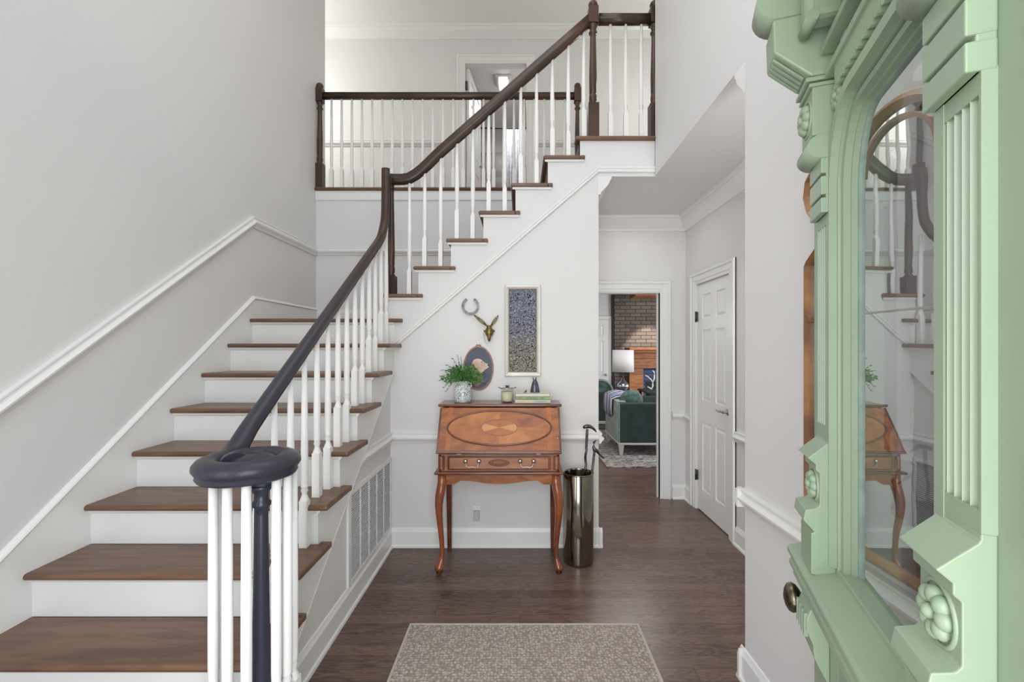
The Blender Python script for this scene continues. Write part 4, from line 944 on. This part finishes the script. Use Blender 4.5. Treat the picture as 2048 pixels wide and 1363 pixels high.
# ------------------------------------------------------------------ umbrella stand and sticks
sx_, sy_ = X(1157, 3.11), 3.115
us = thing('umbrella_stand', 'tall polished gunmetal cylinder umbrella stand to the right of the desk', 'umbrella stand', (sx_, sy_, 0))
part(MB().lathe([(.100, 0), (.104, .004), (.1045, .02), (.1055, .05), (.1055, .622), (.103, .628), (.099, .629), (.097, .622), (.097, .03), (.09, .02), (.0, .02)], c=(sx_, sy_, 0), seg=48), 'cylinder', STAND, us)
part(MB().sweep([(sx_ + .103 * math.cos(a), sy_ + .103 * math.sin(a), .626) for a in [2 * math.pi * k / 40 for k in range(40)]], [(.005 * math.cos(a), .005 * math.sin(a)) for a in [2 * math.pi * j / 8 for j in range(8)]], closed=True), 'rim', STAND, us)
# carved cane leaning in it
c0 = Vector((sx_ + .02, sy_ + .02, .03)); c1 = Vector((X(1175, 3.13), 3.14, Z(858, 3.13)))
cn = thing('walking_cane', 'dark metal cane with twisted shaft and hooked bird-head handle, taller in the stand', 'cane', tuple(c0))
ax_ = (c1 - c0); pt = []; rd = []
for k in range(81):
    q = k / 80; tw = q * 44; o_ = .0035 if .35 < q < .84 else 0
    pt.append(c0 + ax_ * q + Vector((math.cos(tw), math.sin(tw), 0)) * o_); rd.append(.0085 if q < .86 else .0095)
part(MB().tube(pt, .01, seg=8, radii=rd), 'shaft', STEELD, cn)
hp = [c1 + Vector((-.030, 0, .008)), c1 + Vector((-.018, 0, .016)), c1 + Vector((.0, 0, .020)), c1 + Vector((.018, 0, .019)), c1 + Vector((.035, 0, .010)), c1 + Vector((.050, 0, -.002)), c1 + Vector((.066, 0, -.022))]
part(MB().tube(hp, .01, seg=10, radii=[.006, .013, .015, .014, .010, .009, .003]), 'handle', STEELD, cn)
# hammer-like stick
c0 = Vector((sx_ + .03, sy_ - .02, .03)); c1 = Vector((X(1189, 3.12), 3.12, Z(900, 3.12)))
cn = thing('dress_stick', 'grey metal stick with a curved spout-shaped head leaning right in the stand', 'stick', tuple(c0))
part(MB().tube([c0, c0.lerp(c1, .5), c1], .009, seg=8), 'shaft', STEELD, cn)
mb = MB().tube([c1 + Vector((.004, 0, .068)), c1 + Vector((-.004, 0, .05)), c1 + Vector((-.006, 0, .024)), c1 + Vector((-.002, 0, .008)), c1 + Vector((.016, 0, -.002)), c1 + Vector((.036, 0, -.028)), c1 + Vector((.058, 0, -.050)), c1 + Vector((.072, 0, -.058))], .01, seg=10, radii=[.004, .006, .010, .014, .013, .008, .006, .003])
mb.tube([c1 + Vector((-.012, 0, .056)), c1 + Vector((.004, 0, .062)), c1 + Vector((.012, 0, .074))], .004)
part(mb, 'head', STEELD, cn)

# ------------------------------------------------------------------ living room beyond the hall
struct('wall_living', MB().box(5.0, 5.1, YB + .1, 9.1, 0, 2.62).box(-2, -1.9, YB + .1, 9.1, 0, 2.62).box(-2, 1.80, 8.7, 8.8, 0, 2.62), WALL)
struct('wall_brick', MB().box(1.80, 5.1, 9.0, 9.1, 0, 2.75), BRICK)
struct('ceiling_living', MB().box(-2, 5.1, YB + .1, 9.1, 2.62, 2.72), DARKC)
d4 = thing('door_4', 'white panelled door in the far living room wall beside the brick', 'door', (1.3, 8.69, 0), kind='structure')
part(panel_door('d', .72, 2.05, None).xf(Matrix.Translation((1.02, 8.664, .01))), 'door_panel', TRIM, d4)
part(casing('c', 0, 1.0, 1.755, 2.08, 8.7, -1, wd=.05), 'door_casing', TRIM, d4)
part(MB().ball((1.69, 8.64, .98), .025), 'door_knob', NICKEL, d4)
sw = MB().box(1.765, 1.795, 8.690, 8.699, 1.15, 1.27).build('light_switch', PLAST); tag(sw, 'white light switch plate between the far door and the brick', 'switch')
tn[0] += 1; struct('trim_%d' % tn[0], MB().box(1.80, 1.86, 8.66, 8.99, 0, 2.62), DARKC)
fp = thing('fireplace', 'oak mantel fireplace with blue painted brick inset on the brick wall', 'fireplace', (2.9, 9, 0))
fx0 = X(1258, 8.85); 
part(MB().box(fx0 - .05, 4.4, 8.62, 8.995, 1.46, 1.51).box(fx0 - .02, 4.37, 8.68, 8.995, 1.41, 1.46), 'mantel_shelf', ORANGE, fp, .01)
part(MB().box(fx0, 4.34, 8.80, 8.995, 1.12, 1.41), 'frieze', ORANGE, fp, .006)
part(MB().box(fx0 + .02, 4.32, 8.77, 8.80, 1.10, 1.15).box(fx0 + .02, 4.32, 8.76, 8.80, 1.30, 1.34), 'moulding', ORANGE, fp, .006)
part(MB().box(fx0, fx0 + .28, 8.82, 8.995, 0, 1.12), 'pilaster', ORANGE, fp, .006); part(MB().box(4.06, 4.34, 8.82, 8.995, 0, 1.12), 'pilaster', ORANGE, fp, .006)
part(MB().box(fx0 + .28, 4.06, 8.90, 8.995, .82, 1.12).box(fx0 + .28, fx0 + .34, 8.90, 8.995, 0, .82), 'brick_inset', BRICKB, fp)
part(MB().box(fx0 + .34, 4.06, 8.96, 8.995, 0, .82), 'firebox', BLACK, fp)
ms = MB().box(fx0 + .02, 4.3, 8.45, 8.85, 2.50, 2.62).build('wooden_beam', ORANGE, None, .01); tag(ms, 'orange wooden beam under the living room ceiling above the mantel', 'beam')
# rug
lr = MB().box(1.09, 4.4, 5.53, 8.6, .001, .014).build('patterned_rug', RUG2, None, .003); tag(lr, 'grey and white streaked rug on the living room floor under the green chairs', 'rug')
# near armchair (side view)
def armchair(name, label, x0, x1, y0, y1, h, m_side, m_front, group):
    t = thing(name, label, 'armchair', ((x0 + x1) / 2, (y0 + y1) / 2, .014), group=group)
    fz = .155
    part(MB().box(x0, x1, y0, y1, fz, fz + .03), 'frame', SOFALEG, t, .004)
    for (lx, ly) in ((x0 + .04, y0 + .04), (x1 - .04, y0 + .04), (x0 + .04, y1 - .04), (x1 - .04, y1 - .04)):
        a, b = .035, .02; vs = [(lx - a, ly - a, fz), (lx + a, ly - a, fz), (lx + a, ly + a, fz), (lx - a, ly + a, fz), (lx - b, ly - b, .0145), (lx + b, ly - b, .0145), (lx + b, ly + b, .0145), (lx - b, ly + b, .0145)]
        part(MB().add(vs, [(0, 3, 2, 1), (4, 5, 6, 7), (0, 1, 5, 4), (1, 2, 6, 5), (2, 3, 7, 6), (3, 0, 4, 7)]), 'leg', SOFALEG, t)
    part(MB().box(x0 + .005, x1 - .005, y0 + .005, y0 + .13, fz + .03, h), 'arm', m_front, t, .015, 3)
    part(MB().box(x0 + .005, x1 - .005, y1 - .13, y1 - .005, fz + .03, h), 'arm', m_front, t, .015, 3)
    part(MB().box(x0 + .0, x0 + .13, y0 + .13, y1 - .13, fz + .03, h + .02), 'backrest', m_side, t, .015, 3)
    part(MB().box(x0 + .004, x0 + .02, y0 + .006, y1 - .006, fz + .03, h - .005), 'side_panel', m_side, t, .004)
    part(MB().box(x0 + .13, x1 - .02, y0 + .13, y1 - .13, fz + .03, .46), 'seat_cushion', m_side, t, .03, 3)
    return t
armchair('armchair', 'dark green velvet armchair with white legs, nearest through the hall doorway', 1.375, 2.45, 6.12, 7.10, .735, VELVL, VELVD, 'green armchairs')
far_chair = armchair('armchair', 'dark green armchair with a rounded pale-edged back, farther away beside the lamp', 1.0, 1.72, 7.95, 8.55, .70, VELV, VELVD, 'green armchairs')
# rounded back of the far chair with a pale band
arc = [(1.48 + .22 * math.cos(a), .66 + .26 * math.sin(a)) for a in [math.pi * k / 20 for k in range(21)]]
part(MB().prism(arc, 8.05, 8.14, 'y'), 'back_cushion', VELV, far_chair, .02)
part(MB().tube([(x, 8.05, z) for x, z in arc], .022), 'cushion_rim', VELVL, far_chair)
# cushion and throw on the near armchair
cu = MB().ball((1.60, 6.33, .755), .17, .085, .15, seg=20, rings=12).build('green_cushion', VELV); tag(cu, 'plump green cushion showing above the near armchair arm', 'cushion')
mb = MB(); ys = [6.46 + .047 * i for i in range(14)]
prof = [(1.352, .53), (1.345, .64), (1.355, .76), (1.42, .785), (1.52, .80), (1.62, .78)]
vs = []; 
for j, y in enumerate(ys):
    for (x, z) in prof: vs.append((x - .012 + .006 * math.sin(j * 2.1), y, z + .012 * math.sin(j * 1.3 + x * 9) + (.06 * math.sin(math.pi * j / 13) if z > .7 else -.05 * math.sin(math.pi * j / 13))))
m6 = len(prof); mb.add(vs, [(j * m6 + i, j * m6 + i + 1, (j + 1) * m6 + i + 1, (j + 1) * m6 + i) for j in range(13) for i in range(m6 - 1)], True)
th_ = mb.build('throw_blanket', THROW); so_ = th_.modifiers.new('s', 'SOLIDIFY'); so_.thickness = .012; tag(th_, 'blue and white striped throw draped over the near armchair back', 'blanket')
# side table and lamp
tx_, ty_ = X(1246, 7.5), 7.5
tb = thing('side_table', 'small dark round side table under the lamp between the armchairs', 'table', (tx_, ty_, 0))
part(MB().lathe([(.2, .70), (.21, .71), (.21, .72), (.0, .721)], c=(tx_, ty_, .0145), seg=28), 'table_top', BLACK, tb)
part(MB().lathe([(.16, 0), (.15, .02), (.02, .03), (.02, .70)], c=(tx_, ty_, .0145), seg=20), 'pedestal', BLACK, tb)
lm = thing('table_lamp', 'crystal table lamp with a pale drum shade in the living room', 'lamp', (tx_, ty_, .736))
part(MB().lathe([(.07, 0), (.075, .01), (.05, .02), (.07, .05), (.11, .11), (.10, .15), (.05, .20), (.022, .235), (.02, .27), (.0, .271)], c=(tx_, ty_, .736), seg=10), 'lamp_base', CRYST, lm)
part(MB().lathe([(.182, Z(743, 7.5)), (.178, Z(699.5, 7.5)), (.175, Z(699.5, 7.5)), (.179, Z(743, 7.5))], c=(tx_, ty_, 0), seg=40), 'lamp_shade', SHADE, lm)
part(MB().tube([(tx_, ty_, .95), (tx_, ty_, Z(697, 7.5))], .006).ball((tx_, ty_, Z(696, 7.5)), .014), 'finial', NICKEL, lm)
# white coral on a low dark table
ct = thing('coffee_table', 'low dark table in front of the fireplace', 'table', (2.4, 7.6, 0))
part(MB().box(2.12, 3.0, 7.35, 7.95, .74, .775), 'table_top', VELVD, ct, .01)
for (a, b) in ((2.16, 7.4), (2.96, 7.4), (2.16, 7.9), (2.96, 7.9)): part(MB().box(a - .02, a + .02, b - .02, b + .02, .0145, .74), 'leg', BLACK, ct)
cl = thing('coral_branch', 'white branching coral ornament on the dark living room table', 'ornament', (2.35, 7.6, .775))
mb = MB(); cxp, czp = 2.27, .788
for (a, b, c_, d) in [(0, 0, .02, .12), (.02, .12, -.06, .22), (.02, .12, .05, .26), (.05, .26, .02, .33), (-.06, .22, -.11, .24), (.16, 0, .15, .14), (.15, .14, .10, .24), (.15, .14, .21, .28), (.21, .28, .19, .36), (.10, .24, .12, .31), (.0, 0, -.07, .05), (.16, .0, .26, .10), (.26, .10, .28, .24)]:
    mb.tube([(cxp + a, 7.6, czp + b), (cxp + (a + c_) / 2 + .01, 7.59, czp + (b + d) / 2), (cxp + c_, 7.6, czp + d)], .012, seg=6)
part(mb, 'branches', PLAST, cl)

# ------------------------------------------------------------------ upstairs bathroom contents
lf = thing('ceiling_light', 'square frosted ceiling light glowing inside the upstairs bathroom', 'ceiling light', (X(1007, 6.45), 6.45, CZ))
lx = X(1007, 6.45)
part(MB().prism([(lx - .13, CZ - .035), (lx - .12, CZ - .001), (lx + .12, CZ - .001), (lx + .13, CZ - .035), (lx + .09, CZ - .08), (lx - .09, CZ - .08)], 6.33, 6.57, 'y'), 'shade', PLAST, lf, .02)
part(MB().box(lx - .065, lx + .065, 6.325, 6.575, CZ - .105, CZ - .04), 'bulb_glass', LAMPG, lf, .01)
rodz = Z(256, 7.15)
rd_ = MB().tube([(-1.39, 7.15, rodz), (1.09, 7.15, rodz)], .014).build('curtain_rod', DARKC); tag(rd_, 'dark shower curtain rod across the upstairs bathroom', 'curtain rod')
cu0, cu1 = X(1011, 7.15), X(1056, 7.15) + .1; mb = MB(); vs = []; nn_ = 70
for (z) in (rodz - .02, 4.2, UPZ + .02):
    for k in range(nn_ + 1): vs.append((cu0 + (cu1 - cu0) * k / nn_, 7.15 + .03 * math.sin(k * .9), z + (.012 * math.sin(k * .9) if z > 5 else 0)))
mb.add(vs, [(j * (nn_ + 1) + k, j * (nn_ + 1) + k + 1, (j + 1) * (nn_ + 1) + k + 1, (j + 1) * (nn_ + 1) + k) for j in range(2) for k in range(nn_)], True)
cc = mb.build('shower_curtain', CURT); s_ = cc.modifiers.new('s', 'SOLIDIFY'); s_.thickness = .004; tag(cc, 'white patterned shower curtain gathered at the right of the bathroom', 'curtain')
struct('wall_shower_tile', MB().box(-1.4, 1.1, 7.975, 7.998, UPZ, 5.05), BATHT)

# ------------------------------------------------------------------ gilt wall mirror behind the open door
mi = thing('wall_mirror', 'tall wood-framed mirror with arched shaped top on the right wall behind the green door', 'mirror', (XR, 1.17, .9))
def outline(off=0):
    c, hw = 1.17, .37
    R_ = [(c + hw - off, .90 + off), (c + hw - off, 1.79), (c + hw - .01 - off, 1.805), (c + hw - .055 - off, 1.84), (c + hw - .072 - off, 1.885), (c + hw - .055 - off, 1.93), (c + hw - .015 - off, 1.975), (c + hw + .004 - off, 2.03), (c + hw - .006 - off, 2.085 - off * .4), (c + hw - .045 - off, 2.125 - off), (c + hw - .10, 2.115 - off), (c + hw - .16, 2.06 - off), (c + hw - .20, 2.045 - off), (c + .15 - off * .3, 2.06 - off)]
    arch = [(c + (.145 - off * .3) * math.cos(a), 2.065 - off + .105 * math.sin(a)) for a in [math.pi * k / 16 for k in range(1, 16)]]
    return R_ + arch + [(2 * c - y, z) for y, z in reversed(R_)]
o1 = outline(0); o2 = outline(.028); n_ = len(o1)
mb = MB()
rings = [(o1, .0), (o1, .030), ([((a[0] + b[0]) / 2, (a[1] + b[1]) / 2) for a, b in zip(o1, o2)], .038), (o2, .028), (o2, .0)]
vs = [(XR - .001 - w_, y, z) for (o_, w_) in rings for (y, z) in o_]
mb.add(vs, [(r * n_ + i, r * n_ + (i + 1) % n_, (r + 1) * n_ + (i + 1) % n_, (r + 1) * n_ + i) for r in range(4) for i in range(n_)], False)
part(mb, 'frame', GOLD, mi)
part(MB().prism(o2, XR - .020, XR - .004, 'x'), 'mirror_glass', MIRR, mi)
part(MB().box(XR - .026, XR - .018, .83, 1.51, 1.606, 1.611), 'pane_seam', NICKEL, mi)
part(MB().box(XR - .034, XR - .018, 1.50, 1.52, 1.595, 1.62), 'seam_bracket', GOLD, mi, .003)
ia = [(1.17 + .118, .93)] + [(1.17 + .118 * math.cos(a), 2.0 + .115 * math.sin(a)) for a in [math.pi * k / 20 for k in range(21)]] + [(1.17 - .118, .93)]
part(MB().sweep([(XR - .022, y, z) for y, z in ia[1:-1]] , [(-.009, -.006), (.009, -.006), (.009, .006), (-.009, .006)], sides=(1, 0, 0), smooth=False), 'inner_arch', GOLD, mi, .002)
part(MB().box(XR - .028, XR - .016, 1.046, 1.058, .93, 2.0), 'inner_post', GOLD, mi, .002)

# ------------------------------------------------------------------ the open green entrance door (door_1)
O = Vector((.365, .175, 0)); eu = Vector((.367, 1, 0)).normalized(); ew = Vector((-eu.y, eu.x, 0))
MD = Matrix(((eu.x, ew.x, 0, O.x), (eu.y, ew.y, 0, O.y), (0, 0, 1, 0), (0, 0, 0, 1)))      # local (u, w, z)
gd = thing('door_1', 'ornate carved pale green entrance door with a tall glass pane, standing open at right', 'door', tuple(O), kind='structure')
def gp(mb, name, m=GREEN, bevel=.002, root=None): return part(mb.xf(MD), name, m, root or gd, bevel)
W = .93; B0 = -.013; TK = -.055; G0, G1 = .402, .735; GZ0, GZ1 = 1.062, 1.95
# slab: stiles, rails
gp(MB().box(0, G0 - .03, TK, B0, .01, 2.34), 'stile')
gp(MB().box(G1 + .025, W, TK, B0, .01, 2.34), 'stile')
gp(MB().box(G0 - .03, G1 + .025, TK, B0, .01, GZ0 - .0), 'lower_rail')
gp(MB().box(G0 - .03, G1 + .025, TK, B0, GZ1 + .045, 2.34), 'top_rail')
# glazing mouldings: stepped beads on each side, curved shoulders at the top
def arch_in(off):
    """opening outline (u,z) with rounded upper shoulders, inset by off"""
    a0, a1, zt = G0 - off, G1 + off, GZ1 + off; r = .075 + off; rz_ = .13 + off
    P = [(a1, GZ0)]
    P += [(a1 - r + r * math.cos(a), zt - rz_ + rz_ * math.sin(a)) for a in [R90 * k / 10 for k in range(11)]]
    P += [(a0 + r - r * math.sin(a), zt - rz_ + rz_ * math.cos(a)) for a in [R90 * k / 10 for k in range(11)]]
    P += [(a0, GZ0)]
    return P
def bandring(o_in, o_out, w0, w1, name, m=GREEN):
    A_ = arch_in(o_in); B_ = arch_in(o_out); n = len(A_); vs = [(u, w1, z) for u, z in A_] + [(u, w1, z) for u, z in B_] + [(u, w0, z) for u, z in A_] + [(u, w0, z) for u, z in B_]
    fs = []
    for i in range(n - 1): fs += [(i, i + 1, n + i + 1, n + i), (2 * n + i, 2 * n + i + 1, i + 1, i), (n + i, n + i + 1, 3 * n + i + 1, 3 * n + i)]
    mb = MB(); mb.add(vs, fs, False); gp(mb, name, m, 0)
# spandrel fills the square corner behind the arch
bandring(0, .006, -.050, -.040, 'glazing_bead', mat('glazing_putty', (150, 168, 156), .4, var=.2, vscale=30))
bandring(.006, .012, -.050, -.030, 'glazing_bead')
bandring(.012, .024, -.050, -.018, 'glazing_bead')
bandring(.024, .030, -.050, -.026, 'glazing_bead')
for s_ in (0, 1):
    A_ = arch_in(.028); half = A_[1:12] if s_ == 0 else A_[12:23]
    cu_ = (G1 + .03 if s_ == 0 else G0 - .035); pts = list(half) + ([(half[-1][0], GZ1 + .05), (cu_, GZ1 + .05), (cu_, half[0][1])] if s_ == 0 else [(cu_, half[-1][1]), (cu_, GZ1 + .05), (half[0][0], GZ1 + .05)])
    gp(MB().prism(pts, TK, B0, 'y'), 'spandrel', bevel=0)
gp(MB().box(G0 + .07, G1 - .07, TK, B0, GZ1 + .028, GZ1 + .05), 'top_rail', bevel=0)
for (o0_, o1_, w1_) in ((.032, .052, B0 + .014),): bandring(o0_, o1_, B0 - .001, w1_, 'arch_moulding')
gp(MB().prism(arch_in(.003), -.049, -.045, 'y'), 'glass_pane', GLASS, 0)
# scalloped dentil strip and head mouldings
mb = MB(); ns = 12
for q in range(ns):
    uc = G0 + .01 + (G1 - G0 - .02) * (q + .5) / ns; r = (G1 - G0 - .02) / ns / 2
    pts = [(uc - r, 2.06), (uc - r, 2.035)] + [(uc - r * math.cos(math.pi * k / 8), 2.035 - r * 1.5 * math.sin(math.pi * k / 8)) for k in range(1, 8)] + [(uc + r, 2.035), (uc + r, 2.06)]
    mb.prism(pts, B0 - .001, B0 + .016, 'y')
gp(mb, 'scallop_strip', bevel=0)
gp(MB().box(G0 - .03, G1 + .03, B0, B0 + .022, 2.058, 2.072).box(G0 - .03, G1 + .03, B0, B0 + .030, 2.105, 2.118).box(G0 - .03, G1 + .03, B0, B0 + .012, 2.14, 2.146), 'head_moulding')
def rosette(u, w_, z, r, root=None, seg=8, nm='rosette'):
    mb = MB().ball((u, w_ + r * .25, z), r * .28, r * .3, r * .28)
    for q in range(seg):
        a = 2 * math.pi * q / seg; mb.ball((u + r * .62 * math.cos(a), w_ + r * .12, z + r * .62 * math.sin(a)), r * .36, r * .3, r * .36, seg=10, rings=7)
    return gp(mb, nm, GREEN, 0, root)
# columns
FL = [(1.335, 1.775)]
def column(uc, first):
    hw = .042; a, b = uc - hw, uc + hw
    # plinth, ledge, rosette block, big ledge: one profile in (w,z) extruded along u
    prof = [(TK + .045, 1.04), (.030, 1.04), (.030, 1.125), (.024, 1.128), (.044, 1.150), (.040, 1.172), (.020, 1.178), (.015, 1.185), (.015, 1.250), (.022, 1.256), (.022, 1.268), (.036, 1.280), (.002, 1.312), (0, 1.316), (0, 1.322), (B0, 1.322), (B0, 1.04)]
    col = gp(MB().prism(prof[1:-1] + [(B0, 1.04)], a, b, 'x'), 'column_base', bevel=.0015)
    # fluted shaft
    nfl = 5; f0, f1 = a + .004, b - .009; pw = (f1 - f0) / nfl; P = [(a, B0), (a, 0), (f0, 0)]
    for q in range(nfl):
        for k in range(1, 8): 
            th = math.pi * k / 8; P.append((f0 + pw * (q + .5) - pw * .46 * math.cos(th), -.0075 * math.sin(th)))
        P.append((f0 + pw * (q + 1), 0))
    P += [(b, 0), (b, B0)]
    gp(MB().prism(P, 1.345, 1.765, 'z', smooth=False).box(a, b, B0, 0, 1.322, 1.345).box(a, b, B0, 0, 1.765, 1.79), 'fluted_shaft', bevel=0)
    # slit block with three dark grooves
    mb = MB()
    zs = [1.787, 1.818, 1.824, 1.862, 1.868, 1.900]
    for i in (0, 2, 4): mb.box(a - .001, b + .001, B0, .013, zs[i], zs[i + 1])
    mb.box(a, b, B0, .004, 1.787, 1.90)
    gp(mb, 'slit_block', bevel=.002)
    # cushion roll
    P = [(B0, 1.900), (B0, 1.948)] + [(.012 + .026 * math.sin(th), 1.924 + .024 * math.cos(th)) for th in [math.pi * k / 10 for k in range(11)]]
    gp(MB().prism(P, a - .002, b + .002, 'x', smooth=True), 'cushion_roll', bevel=0)
    gp(MB().box(a, b, B0, .028, 1.948, 2.048).box(a - .002, b + .002, B0, .034, 2.048, 2.056).box(a - .002, b + .002, B0, .040, 2.060, 2.069), 'rosette_block')
    # ring recess + rosettes
    for (zc, w_, r) in ((1.217, .0152, .030), (1.998, .0282, .033)):
        ring = [(uc + r * 1.12 * math.cos(2 * math.pi * k / 28), w_, zc + r * 1.12 * math.sin(2 * math.pi * k / 28)) for k in range(28)]
        gp(MB().sweep(ring, [(.003 * math.cos(t_), .003 * math.sin(t_)) for t_ in [2 * math.pi * j / 6 for j in range(6)]], sides=(0, 1, 0), closed=True), 'rosette_ring', bevel=0)
        rosette(uc, w_, zc, r)
    # slanted reeded bracket
    P = [(B0, 2.07), (.030, 2.072), (.098, 2.135), (.100, 2.205), (B0, 2.205)]
    gp(MB().prism(P, a, b, 'x'), 'bracket', bevel=.004)
    mb = MB()
    for q in range(4):
        u = uc - .024 + .016 * q; mb.add([(u - .003, .040, 2.078), (u + .003, .040, 2.078), (u + .004, .096, 2.130), (u - .004, .096, 2.130), (u - .004, .042, 2.074), (u + .004, .042, 2.074), (u + .004, .098, 2.126), (u - .004, .098, 2.126)],
               [(0, 1, 2, 3), (4, 7, 6, 5), (0, 4, 5, 1), (1, 5, 6, 2), (2, 6, 7, 3), (3, 7, 4, 0)])
    gp(mb, 'reeding', bevel=0)
    # big roll above
    P = [(B0, 2.205), (B0, 2.30)] + [(.080 + .050 * math.sin(th), 2.255 + .045 * math.cos(th)) for th in [math.pi * k / 12 for k in range(12)]]
    gp(MB().prism(P, a + .006, b - .006, 'x', smooth=True), 'scroll', bevel=0)
column(.326, True); column(.815, False)
rosette((G0 + G1) / 2 + .14, B0, 2.165 - .07, .02); rosette((G0 + G1) / 2 - .14, B0, 2.095, .02)
rosette(G1 + .012, B0, 2.01, .028)
# keystone and drop ornament in the middle of the head
uc = (G0 + G1) / 2
gp(MB().prism([(uc - .040, 2.34), (uc + .040, 2.34), (uc + .028, 2.13), (uc + .014, 2.085), (uc - .014, 2.085), (uc - .028, 2.13)], B0, .035, 'y'), 'keystone', bevel=.008)
gp(MB().box(G1 - .03, G1 + .02, B0, .055, 2.15, 2.27).box(G0 - .02, G0 + .03, B0, .055, 2.15, 2.27), 'head_block', bevel=.012)
gp(MB().tube([(G1 - .035, .045, 2.15), (G1 + .025, .045, 2.15)], .012).tube([(G0 - .025, .045, 2.15), (G0 + .035, .045, 2.15)], .012), 'head_roll', bevel=0)
# cornice
gp(MB().box(.10, W + .0, B0, .06, 2.30, 2.335).box(.08, W + .01, B0, .085, 2.335, 2.355), 'cornice', bevel=.006)
# sill shelf and reeded dado moulding
P = [(TK + .008, 1.028), (TK + .008, 1.062), (-.040, 1.060), (.036, 1.036), (.042, 1.030), (.042, 1.020), (.034, 1.014), (.034, 1.004), (.038, 1.000), (.038, .990), (.028, .984), (.028, .974), (.031, .968), (.018, .955), (.018, .946), (B0, .940)]
gp(MB().prism(P, .20, W + .004, 'x'), 'sill_moulding', bevel=.0015)
# fluted corbels below
for uc_ in (.326, .850):
    P = [(B0, .948), (.022, .948), (.030, .925), (.030, .90), (.018, .872), (.016, .845), (.004, .82), (B0, .79)]
    gp(MB().prism(P, uc_ - .040, uc_ + .040, 'x'), 'corbel', bevel=.003)
    mb = MB()
    for q in range(4): mb.box(uc_ - .034 + .02 * q, uc_ - .026 + .02 * q, .026, .0335, .885, .935)
    gp(mb, 'reeding', bevel=0)
# lower panels (out of the photo's frame but part of the door)
gp(MB().box(.14, .50, B0, B0 + .01, .18, .76).box(.56, .84, B0, B0 + .01, .18, .76), 'lower_panel', bevel=.008)
# knob
kb = MB().lathe([(.012, -.03), (.012, .0), (.010, .012), (.020, .018), (.030, .026), (.033, .034), (.030, .042), (.020, .048), (.008, .051), (.001, .052)], seg=28)
kb.xf(Matrix.Translation((W - .012, B0 + .014, .915)) @ Matrix.Rotation(-R90, 4, 'X'))
gp(kb, 'door_knob', KNOB, 0)

for o in list(bpy.data.objects):
    if '_b' in o: del o['_b']
